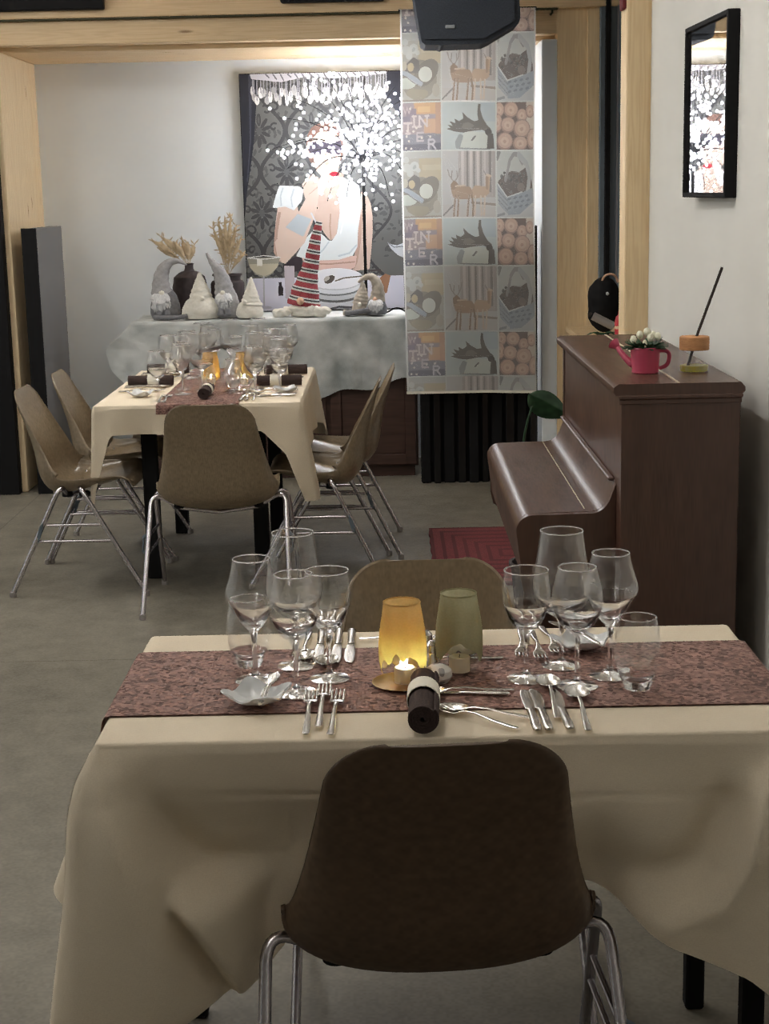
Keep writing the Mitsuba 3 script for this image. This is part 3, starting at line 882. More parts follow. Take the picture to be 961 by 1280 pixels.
# ------------------------------------------------------------------ glassware
def make_glass(name, label, H, rim, wide, wz, bot, foot, kind, group=None):
    k = thing(name, label, "glass", group)
    if kind == "angular":
        low_ = spline([(0.0052, bot - 0.016), (0.0090, bot - 0.005), (0.0165, bot + 0.004), (wide * 0.70, bot + (wz - bot) * 0.56), (wide * 0.95, wz - 0.007)], 20)
        pts = list(map(tuple, low_)) + [(wide * 0.99, wz - 0.0025), (wide, wz + 0.001), (wide * 0.985, wz + 0.006)] + list(map(tuple, spline([(wide * 0.965, wz + 0.012), (rim + (wide - rim) * 0.42, wz + (H - wz) * 0.55), (rim, H)], 8)))
    elif kind == "taper":
        ctl = [(0.0052, bot - 0.016), (0.0095, bot - 0.004), (0.024, bot + 0.006), (wide * 0.80, bot + (wz - bot) * 0.34), (wide * 0.985, wz - 0.012), (wide * 0.985, wz + 0.010), (rim + (wide - rim) * 0.52, wz + (H - wz) * 0.5), (rim, H)]
        pts = list(map(tuple, spline(ctl, 32)))
    else:
        ctl = [(0.0052, bot - 0.016), (0.0095, bot - 0.004), (0.019, bot + 0.004), (wide * 0.78, bot + (wz - bot) * 0.42), (wide, wz), (rim + (wide - rim) * 0.55, wz + (H - wz) * 0.62), (rim, H)]
        pts = list(map(tuple, spline(ctl, 30)))
    pts = [p for p in pts]
    split = bot + (wz - bot) * 0.85
    low = [p for p in pts if p[1] <= split]
    high = [low[-1]] + [p for p in pts if p[1] > split]
    lo = np.array(low)
    zmin, zmax = lo[0, 1], lo[-1, 1]
    th = 0.0009 + 0.0075 * np.clip((zmax - lo[:, 1]) / (zmax - bot), 0, 1) ** 1.6
    t = np.gradient(lo, axis=0)
    t /= np.linalg.norm(t, axis=1, keepdims=True)
    inner = lo + np.c_[-t[:, 1], t[:, 0]] * th[:, None]
    zin = bot + 0.0075
    inner = inner[(inner[:, 0] > 0.004) & (inner[:, 1] > zin)]
    base = [tuple(p) for p in lo] + [tuple(p) for p in inner[::-1]] + [(0.0, zin)]
    b = put(k + "__bowl", lathe(high, 44), "mat_glass_thin", smooth=True)
    put(b + "__base", lathe(base, 44), "mat_glass", smooth=35)
    ring = [(rim + 0.0011 * math.cos(a), H + 0.0011 * math.sin(a)) for a in np.linspace(0, 2 * PI, 9)]
    put(b + "__rim", lathe(ring, 48), "mat_rim", smooth=True)
    zf = 0.010
    put(k + "__stem", lathe([(0.0062, zf), (0.0046, zf + 0.010), (0.0040, zf + 0.022), (0.0040, bot - 0.034), (0.0044, bot - 0.024), (0.0052, bot - 0.016)], 20), "mat_glass", smooth=True)
    put(k + "__foot", lathe([(0.0062, zf), (0.012, 0.0062), (0.022, 0.0036), (foot - 0.001, 0.0022), (foot, 0.0013), (foot - 0.0008, 0.0003), (0.0, 0.0003)], 44), "mat_glass", smooth=30)
    return k


def make_tumbler(label, H=0.130, rim=0.030, wide=0.0385, wz=0.062, base=0.021, group=None):
    k = thing("tumbler", label, "glass", group)
    outer = spline([(base, 0.001), (base + 0.006, 0.018), (wide - 0.003, wz * 0.66), (wide, wz + 0.008), (rim + 0.004, H * 0.85), (rim, H)], 26)
    lo = [tuple(p) for p in outer if p[1] <= 0.030]
    hi = [lo[-1]] + [tuple(p) for p in outer if p[1] > 0.030]
    inner = [(lo[-1][0] - 0.0012, lo[-1][1] - 0.0002), (lo[-1][0] - 0.007, 0.022), (lo[-1][0] - 0.014, 0.0165), (0, 0.0150)]
    put(k + "__base", lathe([(0, 0.0012), (base - 0.003, 0.0012)] + lo + inner, 40), "mat_glass", smooth=35)
    w = put(k + "__wall", lathe(hi, 44), "mat_glass_thin", smooth=True)
    ring = [(rim + 0.0011 * math.cos(a), H + 0.0011 * math.sin(a)) for a in np.linspace(0, 2 * PI, 9)]
    put(w + "__rim", lathe(ring, 48), "mat_rim", smooth=True)
    return k


ZR = 0.7562          # on the runner
gA = make_glass("wine_glass", "angular wine glass at the front left of the front table, leftmost", 0.214, 0.031, 0.0465, 0.152, 0.094, 0.035, "angular")
gB = make_glass("wine_glass", "round-bowled wine glass nearest the white leaf dish on the left of the front table", 0.204, 0.031, 0.0415, 0.146, 0.094, 0.035, "round")
gC = make_glass("wine_glass", "tall wine glass with a tapering bowl, rearmost of the left group on the front table", 0.240, 0.036, 0.0490, 0.146, 0.090, 0.034, "taper")
gD = make_glass("wine_glass", "small wine glass at the right of the left group, beside the lit candle holder", 0.190, 0.0365, 0.0405, 0.146, 0.088, 0.034, "round")
tT = make_tumbler("clear tumbler standing behind the leftmost wine glass of the front table", H=0.122)
PROTO = {"A": gA, "B": gB, "C": gC, "D": gD, "T": tT}
RIGHT = [("D", 0.221, 2.523, "small wine glass at the left of the right group, nearest the green candle holder"),
         ("C", 0.288, 2.595, "tall wine glass with a tapering bowl, rearmost of the right group on the front table"),
         ("B", 0.301, 2.479, "round-bowled wine glass in the middle of the right group, behind the spoons"),
         ("A", 0.363, 2.533, "angular wine glass of the right group, in front of the piano"),
         ("T", 0.398, 2.462, "clear tumbler at the right end of the right group on the front table")]
for kd, x, y, lab in RIGHT:
    dup(PROTO[kd], lab, at(x, y, ZR))
SEATS = [("at the near end", [("A", -0.462, 6.56), ("B", -0.535, 6.36), ("C", -0.575, 6.60), ("D", -0.455, 6.37), ("T", -0.665, 6.66)]),
         ("at the front left seat", [("A", -0.855, 6.46), ("B", -0.932, 6.265), ("C", -0.800, 6.58), ("D", -0.875, 6.62), ("T", -0.725, 6.46)]),
         ("at the front right seat", [("A", -0.545, 6.86), ("B", -0.470, 6.82), ("C", -0.600, 6.93), ("D", -0.520, 6.98), ("T", -0.635, 6.83)]),
         ("at the rear left seat", [("A", -0.905, 7.02), ("B", -0.985, 6.98), ("C", -0.870, 7.13), ("D", -0.930, 7.14), ("T", -0.800, 6.92)]),
         ("at the rear right seat", [("A", -0.470, 7.28), ("B", -0.540, 7.20), ("C", -0.590, 7.31), ("D", -0.520, 7.34), ("T", -0.640, 7.22)]),
         ("at the far end", [("A", -0.860, 7.30), ("B", -0.800, 7.21), ("C", -0.745, 7.28), ("D", -0.935, 7.31), ("T", -0.700, 7.14)])]
KIND = {"A": "angular wine glass", "B": "round-bowled wine glass", "C": "tall wine glass with a tapering bowl", "D": "small wine glass", "T": "clear tumbler"}
far = np.array([[x, y] for _, gl in SEATS for _, x, y in gl] + [[-0.633, 6.50], [-0.628, 6.735], [-0.775, 6.76], [-0.752, 6.36]])
rad = np.array([0.051] * 30 + [0.080, 0.043, 0.043, 0.06])
for _ in range(200):           # nothing on the far table may touch its neighbour
    for i in range(30):
        d = far[i] - far
        dist = np.hypot(d[:, 0], d[:, 1])
        dist[i] = 9
        push = np.clip(rad + rad[i] - dist, 0, None)
        far[i] += (d / (dist[:, None] + 1e-9) * push[:, None]).sum(0) * 0.5
far = far.tolist()
for seat, gl in SEATS:
    for kd, x, y in gl:
        x, y = far.pop(0)
        dup(PROTO[kd], f"{KIND[kd]} {seat} of the far table", at(x, y, ZR if -0.93 < x < -0.6 else 0.7532))
for g, x, y in ((gA, -0.238, 2.545), (gB, -0.164, 2.471), (gC, -0.172, 2.624), (gD, -0.112, 2.548), (tT, -0.256, 2.632)):
    move(g, at(x, y, ZR))

# carafe on the far table
k = thing("carafe", "wide-bottomed glass carafe with a narrow neck on the far table", "carafe")
outer = spline([(0.055, 0.004), (0.076, 0.028), (0.078, 0.052), (0.055, 0.098), (0.026, 0.140), (0.020, 0.175), (0.026, 0.232)], 34)
put(k + "__body", lathe([tuple(p) for p in outer], 40), "mat_glass_thin", smooth=True)
put(k + "__base", lathe([(0, 0.0005), (0.054, 0.0005), (0.056, 0.003), (0.0555, 0.007), (0.03, 0.009), (0, 0.009)], 40), "mat_glass", smooth=30)
put(k + "__rim", lathe([(0.026 + 0.0014 * math.cos(a), 0.232 + 0.0014 * math.sin(a)) for a in np.linspace(0, 2 * PI, 9)], 40), "mat_rim", smooth=True)
move(k, at(-0.633, 6.50, ZR))


# ------------------------------------------------------------------ cutlery: handle end at the origin, pointing along +y
def make_fork(label, group=None):
    k = thing("fork", label, "fork", group)
    y = np.array([0, 0.004, 0.02, 0.06, 0.10, 0.125, 0.140])
    put(k + "__handle", loft(np.c_[0 * y, y, [0.003, 0.003, 0.003, 0.006, 0.012, 0.012, 0.008]], [0.004, 0.0058, 0.006, 0.0045, 0.0032, 0.0035, 0.007], [0.001, 0.0016, 0.0018, 0.0018, 0.0018, 0.0014, 0.0011], 12), "mat_cutlery", smooth=40)
    ms = []
    yy = np.array([0.136, 0.146, 0.158])
    ms.append(loft(np.c_[0 * yy, yy, [0.0085, 0.0055, 0.0045]], [0.005, 0.0110, 0.0122], 0.0011, 12))
    for i in range(4):
        x = (i - 1.5) * 0.0066
        ty = np.array([0.156, 0.175, 0.192, 0.198])
        ms.append(loft(np.c_[[x * 0.98, x, x * 0.97, x * 0.96], ty, [0.0046, 0.0052, 0.009, 0.011]], [0.0023, 0.0021, 0.0015, 0.0006], 0.0010, 8))
    put(k + "__head", cat(*ms), "mat_cutlery", smooth=40)
    return k


def make_knife(label, group=None):
    k = thing("knife", label, "knife", group)
    y = np.array([0, 0.004, 0.02, 0.06, 0.088, 0.098])
    put(k + "__handle", loft(np.c_[0 * y, y, [0.0045] * 6], [0.003, 0.0068, 0.0078, 0.0070, 0.0062, 0.0066], [0.002, 0.0034, 0.004, 0.0038, 0.0033, 0.002], 14), "mat_cutlery", smooth=40)
    y = np.array([0.096, 0.106, 0.14, 0.175, 0.196, 0.205])
    put(k + "__blade", loft(np.c_[[0, 0.0004, 0.0012, 0.0012, 0.0002, -0.003], y, [0.0042, 0.0030, 0.0022, 0.0018, 0.0016, 0.0016]], [0.0056, 0.0080, 0.0098, 0.0100, 0.0072, 0.001], 0.0009, 10), "mat_cutlery", smooth=40)
    return k


def make_spoon(label, L=0.2, group=None):
    k = thing("spoon", label, "spoon", group)
    f = L / 0.2
    y = np.array([0, 0.004, 0.02, 0.06, 0.10, 0.13, 0.146]) * f
    put(k + "__handle", loft(np.c_[0 * y, y, [0.003, 0.003, 0.003, 0.006, 0.012, 0.012, 0.0085]], np.array([0.004, 0.0058, 0.006, 0.0045, 0.0032, 0.0034, 0.005]) * f, [0.001, 0.0016, 0.0018, 0.0018, 0.0018, 0.0015, 0.0012], 12), "mat_cutlery", smooth=40)
    R, A = np.meshgrid(np.linspace(0.001, 1, 9), np.linspace(0, 2 * PI, 29), indexing="ij")
    X = 0.0205 * R * np.sin(A) * (1 - 0.12 * np.cos(A))
    Y = 0.170 + 0.031 * R * np.cos(A)
    Z = 0.0015 + 0.0085 * R ** 2
    put(k + "__bowl", thick(np.stack([X * f, Y * f, Z], -1), 0.0013), "mat_cutlery", smooth=60)
    return k


F0 = make_fork("leftmost of the three forks left of the napkin roll on the front table")
K0 = make_knife("leftmost knife at the near right of the front table, dark side up")
S0 = make_spoon("spoon between the knives at the near right of the front table")
ZC = 0.7560


def lay(p, x, y, rot, label, z=ZC, sc=1.0, first=False):
    m = T().translate([x, y, z]).rotate([0, 0, 1], rot).scale(sc)
    if first:
        move(p, m)
        labels[p]["label"] = label
    else:
        dup(p, label, m)


lay(F0, -0.139, 2.266, 0, "leftmost of the three forks at the near left of the front table", first=True)
for x, y, r, lab in ((-0.121, 2.298, -1, "middle fork of the three at the near left, pushed furthest back"), (-0.101, 2.262, -2, "rightmost of the three forks at the near left of the front table")):
    lay(F0, x, y, r, lab)
for x, y, r, lab in ((0.236, 2.822, 176, "far fork seen through the small glass, leftmost of three"), (0.256, 2.808, 180, "far fork seen through the small glass, middle of three"), (0.276, 2.838, 184, "far fork beside the white dish, rightmost of three")):
    lay(F0, x, y, r, lab + " on the front table")
lay(K0, 0.2145, 2.260, 1, "leftmost of the three knives at the near right of the front table", first=True)
lay(K0, 0.2325, 2.262, 2, "middle knife of the three at the near right of the front table")
lay(K0, 0.2650, 2.264, 2, "rightmost of the three knives, between the two spoons at the near right")
lay(S0, 0.2510, 2.318, -1, "spoon pushed further back, left of the two at the near right of the front table", first=True)
lay(S0, 0.2915, 2.258, -1, "spoon at the right end of the near right cutlery on the front table")
for x, y, lab in ((-0.080, 2.838, "rightmost of the three far knives behind the left glasses"), (-0.104, 2.840, "middle one of the three far knives behind the left glasses"), (-0.136, 2.842, "leftmost of the three far knives behind the left glasses")):
    lay(K0, x, y, 180, lab + " on the front table")
lay(S0, -0.120, 2.800, 180, "far spoon between the knives behind the left glasses on the front table")
lay(S0, -0.160, 2.835, 179, "far spoon at the left end of the cutlery behind the left glasses")
# dessert cutlery, lying across
lay(S0, 0.222, 2.320, 70, "dessert spoon lying crosswise right of the napkin roll on the front table", sc=0.82)
lay(F0, 0.186, 2.275, 50, "dessert fork lying aslant right of the napkin roll on the front table", sc=0.80)
lay(K0, 0.186, 2.438, 80, "knife lying crosswise in front of the green candle holder", sc=0.85)
lay(S0, 0.195, 2.462, 95, "dessert spoon lying crosswise before the green candle holder", sc=0.80, z=0.757)
lay(F0, -0.066, 2.782, -92, "dessert fork lying crosswise behind the lit candle holder", sc=0.85)
lay(S0, 0.190, 2.645, 98, "dessert spoon lying crosswise behind the green candle holder", sc=0.80)


# ------------------------------------------------------------------ leaf dishes with a small butter knife
def make_dish(label):
    R, A = np.meshgrid(np.linspace(0.001, 1, 14), np.linspace(0, 2 * PI, 61), indexing="ij")
    w = 1 + 0.13 * np.cos(4 * A) + 0.05 * np.cos(8 * A + 0.4)
    X, Y = 0.050 * R * w * np.cos(A), 0.050 * R * w * np.sin(A)
    Z = 0.003 + 0.019 * R ** 2.4 + 0.007 * R ** 3 * np.cos(4 * A + 0.3)
    return single("leaf_dish", label, "dish", thick(np.stack([X, Y, Z], -1), 0.003), "mat_porcelain", smooth=60)


D0 = make_dish("white wavy leaf-shaped dish at the left of the front table, left of the forks")
move(D0, at(-0.226, 2.425, 0.7555, 20))
dup(D0, "white wavy leaf-shaped dish behind the right glasses on the front table", at(0.335, 2.695, 0.7555, 10))
k = thing("butter_knife", "small butter knife lying over the left white leaf dish", "knife")
y = np.array([0, 0.01, 0.05, 0.075])
put(k + "__handle", loft(np.c_[0 * y, y, [0.020, 0.021, 0.029, 0.030]], [0.003, 0.005, 0.0045, 0.004], 0.0018, 10), "mat_cutlery", smooth=40)
y = np.array([0.072, 0.085, 0.115, 0.135])
put(k + "__blade", loft(np.c_[0 * y, y, [0.030, 0.031, 0.032, 0.031]], [0.004, 0.009, 0.010, 0.002], 0.001, 10), "mat_cutlery", smooth=40)
dup(k, "small butter knife lying over the white leaf dish behind the right glasses", T().translate([0.362, 2.66, 0.7555]).rotate([0, 0, 1], 35))
move(k, T().translate([-0.216, 2.362, 0.7555]).rotate([0, 0, 1], -8))


# ------------------------------------------------------------------ candle holders
def make_holder(name, label, mat, drip):
    k = thing(name, label, "candle holder")
    H = 0.140
    c = spline([(0.024, 0.004), (0.033, 0.014), (0.0405, 0.050), (0.0395, 0.080), (0.034, 0.118), (0.0305, H)], 40)
    n = 72
    ang = np.arange(n + 1) * 2 * PI / n
    dz = np.array([0.010 + 0.034 * max(0.0, math.cos(a + PI / 2)) ** 2 + 0.026 * meshkit.noise(np.array([math.cos(a) * 3.4 + 9, math.sin(a) * 3.4 + 4, drip]), 3) for a in ang])
    rows = []
    for s in np.linspace(0, 1, 26):
        h = dz + (H - dz) * s
        r = np.interp(h, c[:, 1], c[:, 0])
        rows.append(np.c_[r * np.cos(ang), r * np.sin(ang), h])
    put(k + "__frosted_sleeve", grid(np.array(rows)), mat, smooth=True)
    lo = [(p[0] - 0.0009, p[1]) for p in c if p[1] < 0.070]
    put(k + "__clear_bottom", lathe([(0, 0.002), (0.022, 0.002)] + lo, 44), "mat_glass_thin", smooth=True)
    put(k + "__rim", lathe([(0.0305 + 0.0012 * math.cos(a), H + 0.0012 * math.sin(a)) for a in np.linspace(0, 2 * PI, 9)], 44), mat, smooth=True)
    return k


def tealight(label, x, y, z, lit, r=0.018, hh=0.026):
    k = thing("candle", label, "candle")
    put(k + "__wax", lathe([(0, 0.001), (r, 0.001), (r, hh), (r - 0.002, hh + 0.001), (0.004, hh - 0.002), (0, hh - 0.002)], 28, x, y, z), "mat_wax", smooth=40)
    put(k + "__wick", tube([(x, y, z + hh - 0.003), (x + 0.0006, y, z + hh + 0.004)], 0.0008, 6), "mat_reed")
    if lit:
        fl = spline([(0.0005, 0), (0.0042, 0.005), (0.0046, 0.009), (0.0026, 0.017), (0.0003, 0.026)], 12)
        put(k + "__flame", lathe([(0, 0)] + [tuple(p) for p in fl] + [(0, 0.0262)], 14, x, y, z + hh + 0.0015), "mat_lamp_white", smooth=True,
            emitter={"type": "area", "radiance": rgb((lit * 1.0, lit * 0.68, lit * 0.26)), "sampling_weight": 8.0})
    return k


h0 = make_holder("candle_holder", "amber frosted glass candle holder with a lit candle on the front table", "mat_frost_amber", 1.0)
move(h0, at(0.013, 2.513, 0.7585))
h1 = make_holder("candle_holder", "olive frosted glass candle holder, unlit, on the front table", "mat_frost_olive", 6.3)
move(h1, at(0.110, 2.570, 0.7565))
tealight("small lit candle glowing inside the amber holder on the front table", 0.016, 2.506, 0.7612, 130.0)
tealight("unlit tealight inside the olive holder on the front table", 0.110, 2.568, 0.7592, 0)
single("saucer", "thin golden saucer under the amber candle holder", "saucer", lathe([(0, 0.0), (0.036, 0.0), (0.052, 0.0035), (0.053, 0.0045), (0.050, 0.0042), (0.036, 0.0015), (0, 0.0015)], 40, 0.013, 2.513, 0.7562), "mat_gold", smooth=40)
e0 = dup(h0, "amber candle holder glowing behind the carafe on the far table", at(-0.628, 6.735, ZR))
tealight("lit candle glowing behind the carafe on the far table", -0.628, 6.735, 0.7592, 130.0)
e1 = dup(h0, "amber candle holder left of the carafe on the far table", at(-0.775, 6.76, ZR))
tealight("lit candle left of the carafe on the far table", -0.775, 6.76, 0.7592, 60.0)


# shakers and small patterned pot between the candle holders
def shaker(label, x, y, top):
    k = thing("shaker", label, "shaker")
    put(k + "__body", lathe([(0, 0.0008), (0.012, 0.0008), (0.0145, 0.004), (0.0125, 0.022), (0.0105, 0.034)], 26, x, y, ZR), top, smooth=35)
    put(k + "__cap", lathe([(0.0112, 0.033), (0.0118, 0.036), (0.0110, 0.046), (0.006, 0.052), (0, 0.053)], 26, x, y, ZR), "mat_cutlery", smooth=35)


shaker("small silver shaker between the two candle holders of the front table", 0.064, 2.585, "mat_cutlery")
shaker("small dark shaker behind the silver one on the front table", 0.055, 2.650, "mat_black_gloss")
single("salt_pot", "small round pale pot with grey pattern behind the napkin roll", "pot", cat(lathe([(0, 0.0), (0.017, 0.0), (0.024, 0.010), (0.023, 0.021), (0.013, 0.029), (0.004, 0.031), (0, 0.031)], 30, 0.072, 2.520, ZR)), "mat_paper_grey", smooth=40)


# ------------------------------------------------------------------ napkin rolls: lying along +y from the origin
def make_napkin(label, L=0.195, r=0.0255, band=(0.085, 0.135)):
    k = thing("napkin_roll", label, "napkin")
    a = np.linspace(0, 2 * PI * 4.1, 150)
    rr = 0.004 + (r - 0.006) * a / a[-1]
    sp = LineString(np.c_[rr * np.cos(a), rr * np.sin(a) * 0.96 + r]).buffer(0.0021, quad_segs=2)
    put(k + "__cloth", extrude(sp, L, "y", 0.0), "mat_napkin", smooth=40)
    tb = LineString([(0.0258 * math.cos(t), 0.0252 * math.sin(t) + r) for t in np.linspace(0, 2 * PI, 41)]).buffer(0.0006, quad_segs=1)
    put(k + "__paper_band", extrude(tb, band[1] - band[0], "y", band[0]), "mat_paper", smooth=40)
    return k


n0 = make_napkin("dark napkin roll with white paper band at the near edge of the front table")
NR = [("dark napkin roll with a paper band behind the olive candle holder on the front table", 0.125, 2.838, ZR, 180),
      ("dark napkin roll with white band pointing at the camera, on the far table", -0.752, 6.265, ZR, 0),
      ("dark napkin roll with a white band, front left on the far table", -1.140, 6.80, 0.753, -90),
      ("dark napkin roll with a white band, rear left on the far table", -1.125, 7.26, 0.753, -90),
      ("dark napkin roll with a white band, front right on the far table", -0.378, 6.70, 0.753, 90),
      ("dark napkin roll with a white band, rear right on the far table", -0.375, 7.12, 0.753, 90)]
for lab, x, y, z, r in NR:
    dup(n0, lab, at(x, y, z, r))
move(n0, at(0.040, 2.258, 0.7558, -2))

# cutlery and dishes of the far table
for seat, x, y, r in (("near end", -0.93, 6.215, 0), ("front left", -1.15, 6.60, -90), ("front right", -0.385, 6.52, 90), ("rear left", -1.15, 7.08, -90), ("rear right", -0.385, 6.98, 90)):
    c, s = math.cos(math.radians(r)), math.sin(math.radians(r))
    for i in range(2):
        lay(F0, x + c * 0.022 * i, y + s * 0.022 * i, r, f"{('outer', 'inner')[i]} fork of the {seat} setting on the far table", z=0.754)
    dx, dy = c * 0.28 * (1 if seat == "near end" else -0.6), s * 0.28 * (1 if seat == "near end" else -0.6)
    if seat == "near end":
        dx = 0.33
    for i in range(2):
        lay(K0, x + dx + c * 0.022 * i, y + dy + s * 0.022 * i, r, f"{('outer', 'inner')[i]} knife of the {seat} setting on the far table", z=0.754)
    lay(S0, x + dx + c * 0.05, y + dy + s * 0.05, r, f"spoon of the {seat} setting on the far table", z=0.754)
dup(D0, "white leaf-shaped dish at the front left of the far table", at(-1.03, 6.42, 0.753, 30))
dup(D0, "white leaf-shaped dish at the front right of the far table", at(-0.432, 6.455, 0.753, 60))


# ------------------------------------------------------------------ flat prints: polygons in the print's own plane, cut so that none overlaps
def ell(x, y, rx, ry, rot=0):
    return affinity.translate(affinity.rotate(affinity.scale(Point(0, 0).buffer(1, quad_segs=7), rx, ry), rot, origin=(0, 0)), x, y)


def stroke(pts, w):
    return LineString(pts).buffer(w / 2, quad_segs=3)


def poly(*pts):
    return Polygon(pts).buffer(0)


def rounded(pts, r):
    p = Polygon(pts).buffer(0)
    return p.buffer(-r).buffer(2 * r, quad_segs=4).buffer(-r, quad_segs=4)


def flatten(layers, clip):
    done, out = None, []
    for g, c in reversed(layers):
        g = set_precision(g.buffer(0), 1e-5).intersection(clip)
        if done is not None:
            g = g.difference(done)
        if not g.is_empty and g.area > 1e-9:
            out.append((g, c))
            done = g if done is None else union_all([done, g])
            done = set_precision(done.buffer(0), 1e-5)
    return out


def print_mesh(parts, size=None):
    """(vertices in the plane, faces, colours) of flattened layers."""
    V, Fs, C, n = [], [], [], 0
    for g, c in parts:
        for q in getattr(g, "geoms", [g]):
            if q.geom_type != "Polygon" or q.area < 1e-8:
                continue
            try:
                v, f = trimesh.creation.triangulate_polygon(q, engine="earcut")
            except Exception:
                continue
            v = np.c_[v, np.zeros(len(v))]
            if size:
                v, f = trimesh.remesh.subdivide_to_size(v, f, size, max_iter=12)
            V.append(v[:, :2])
            Fs.append(f + n)
            C.append(np.tile(c, (len(v), 1)))
            n += len(v)
    return np.vstack(V), np.vstack(Fs), np.vstack(C)


def bbox(x0, y0, x1, y1):
    return sbox(x0, y0, x1, y1)


# ---- the poster of a dining woman, in metres from its lower left corner
PW, PH = 0.91, 1.335


def PX(px, py):
    l, r = 298 + 0.028 * (py - 95), 500 + 0.02 * (py - 95)
    return ((px - l) / (r - l) * PW, PH - (py - 95) * 0.00452)


def A4(*pts):
    return [PX(290 + x / 4.368, 80 + y / 4.368) for x, y in pts]


def A5(*pts):
    return [PX(300 + x / 4.576, 200 + y / 4.576) for x, y in pts]


def s5(d):
    return d / 4.576 * 0.0045


def poster_layers():
    Ls = []
    full = bbox(0, 0, PW, PH)
    Ls.append((full, srgb(100, 101, 100)))
    dark, mid = srgb(68, 68, 70), srgb(84, 85, 86)
    r_ = np.random.default_rng(8)
    Ls.append((union_all([ell(r_.uniform(0, PW), r_.uniform(0.3, PH), r_.uniform(0.008, 0.022), r_.uniform(0.005, 0.01), r_.uniform(0, 180)) for _ in range(420)]), srgb(84, 85, 85)))
    tw, th_ = 0.30, 0.46
    for col in range(-1, 5):
        for row in range(-1, 5):
            cx, cy = col * tw / 2 + 0.10, row * th_ + (th_ / 2 if col % 2 else 0) + 0.10
            og = []
            t = np.linspace(-1, 1, 25)
            for sg in (-1, 1):
                og.append(stroke(np.c_[cx + sg * tw * 0.25 * (1 + np.cos(PI * t)) * (0.96), cy + t * th_ / 2], 0.016))
                for (ox, oy, r0, a0, d) in ((0.062, -0.10, 0.035, 0.3, 1), (0.045, 0.115, 0.028, 2.2, -1), (0.085, 0.02, 0.024, 1.0, 1)):
                    a = np.linspace(0, 4.6, 24)
                    rr = r0 * (1 - a / 7.0)
                    og.append(stroke(np.c_[cx + sg * (ox + rr * np.cos(a0 + d * a)), cy + oy + rr * np.sin(a0 + d * a)], 0.011))
                for ang, dist, rx in ((20, 0.045, 0.030), (55, 0.05, 0.034), (-25, 0.042, 0.028), (-62, 0.05, 0.032)):
                    a = math.radians(ang)
                    og.append(ell(cx + sg * dist * math.cos(a), cy + dist * math.sin(a), rx, 0.0105, sg * ang))
            og.append(ell(cx, cy + 0.062, 0.013, 0.036))
            og.append(ell(cx, cy - 0.060, 0.012, 0.034))
            Ls.append((union_all(og), dark))
            Ls.append((union_all([ell(cx, cy, 0.016, 0.022), ell(cx, cy + 0.062, 0.005, 0.020)]), mid))
    curtain = srgb(42, 44, 54)
    Ls.append((Polygon(A4((30, 60), (130, 60), (125, 250), (112, 420), (92, 560), (70, 700), (55, 860), (30, 860))).buffer(0), curtain))
    Ls.append((Polygon(A4((84, 70), (104, 70), (96, 420), (76, 640), (70, 640), (88, 420))).buffer(0), srgb(62, 64, 76)))
    Ls.append((Polygon(A4((852, 50), (925, 50), (925, 330), (870, 240), (815, 170))).buffer(0), curtain))
    # chandelier drops along the top
    r_ = np.random.default_rng(5)
    for i in range(46):
        x = 95 + 760 * (i + 0.5) / 46 + r_.uniform(-6, 6)
        drop = 60 + 90 * (0.4 + 0.6 * math.sin(i * 0.9) ** 2) * (1 if i < 30 else 0.8)
        c = srgb(*[int(v) for v in (150 + r_.uniform(0, 80),) * 3])
        px, py = A4((x, 60 + drop))[0]
        Ls.append((ell(px, py, 0.010 + 0.006 * r_.random(), 0.022 + 0.012 * r_.random()), c))
        Ls.append((stroke(A4((x, 50), (x, 60 + drop)), 0.006), srgb(150, 150, 158)))
    Ls.append((rounded(A4((85, 50), (850, 50), (840, 78), (560, 98), (420, 84), (260, 112), (100, 92)), 0.004), srgb(196, 196, 204)))
    for i in range(16):
        x = 180 + 40 * i
        Ls.append((stroke(A4((x, 70), (x + 18, 86 + 8 * (i % 3))), 0.007), srgb(110, 110, 118)))
    # the woman
    skin, skin2, skin3 = srgb(196, 174, 162), srgb(176, 150, 138), srgb(206, 186, 174)
    dress, dress2 = srgb(214, 220, 222), srgb(188, 198, 204)
    Ls.append((rounded(A4((400, 470), (405, 400), (430, 355), (480, 330), (545, 330), (592, 365), (605, 430), (600, 520), (560, 600), (480, 600), (420, 540)), 0.01), srgb(112, 84, 74)))      # hair
    Ls.append((rounded(A4((430, 420), (470, 380), (560, 380), (588, 430), (590, 520), (575, 600), (548, 640), (500, 640), (455, 590), (436, 510)), 0.01), skin))             # face
    Ls.append((rounded(A4((415, 440), (470, 430), (520, 440), (590, 430), (600, 470), (585, 505), (540, 500), (505, 490), (470, 505), (430, 500), (412, 475)), 0.004), srgb(54, 46, 62)))     # dark glasses
    Ls.append((rounded(A4((505, 490), (520, 520), (526, 555), (512, 562), (500, 550)), 0.002), skin2))
    Ls.append((rounded(A5((500, 60), (590, 90), (580, 140), (560, 180), (470, 180), (470, 110)), 0.006), skin2))                                              # neck
    Ls.append((rounded(A5((690, 190), (722, 210), (745, 260), (756, 330), (757, 430), (748, 540), (738, 640), (640, 650), (648, 570), (668, 430), (688, 300)), 0.006), skin))
    Ls.append((Polygon(A5((688, 320), (700, 330), (690, 470), (668, 600), (648, 640), (640, 640), (650, 560), (670, 430))).buffer(0), skin2))
    Ls.append((rounded(A5((340, 560), (664, 560), (655, 625), (610, 650), (380, 650)), 0.004), srgb(206, 178, 168)))
    Ls.append((stroke(A5((360, 598), (500, 606), (650, 596)), s5(9)), srgb(176, 146, 136)))
    Ls.append((rounded(A5((480, 90), (590, 110), (640, 160), (590, 330), (548, 440), (512, 470), (485, 440), (420, 350), (370, 320), (430, 190), (440, 120)), 0.006), skin))                   # chest
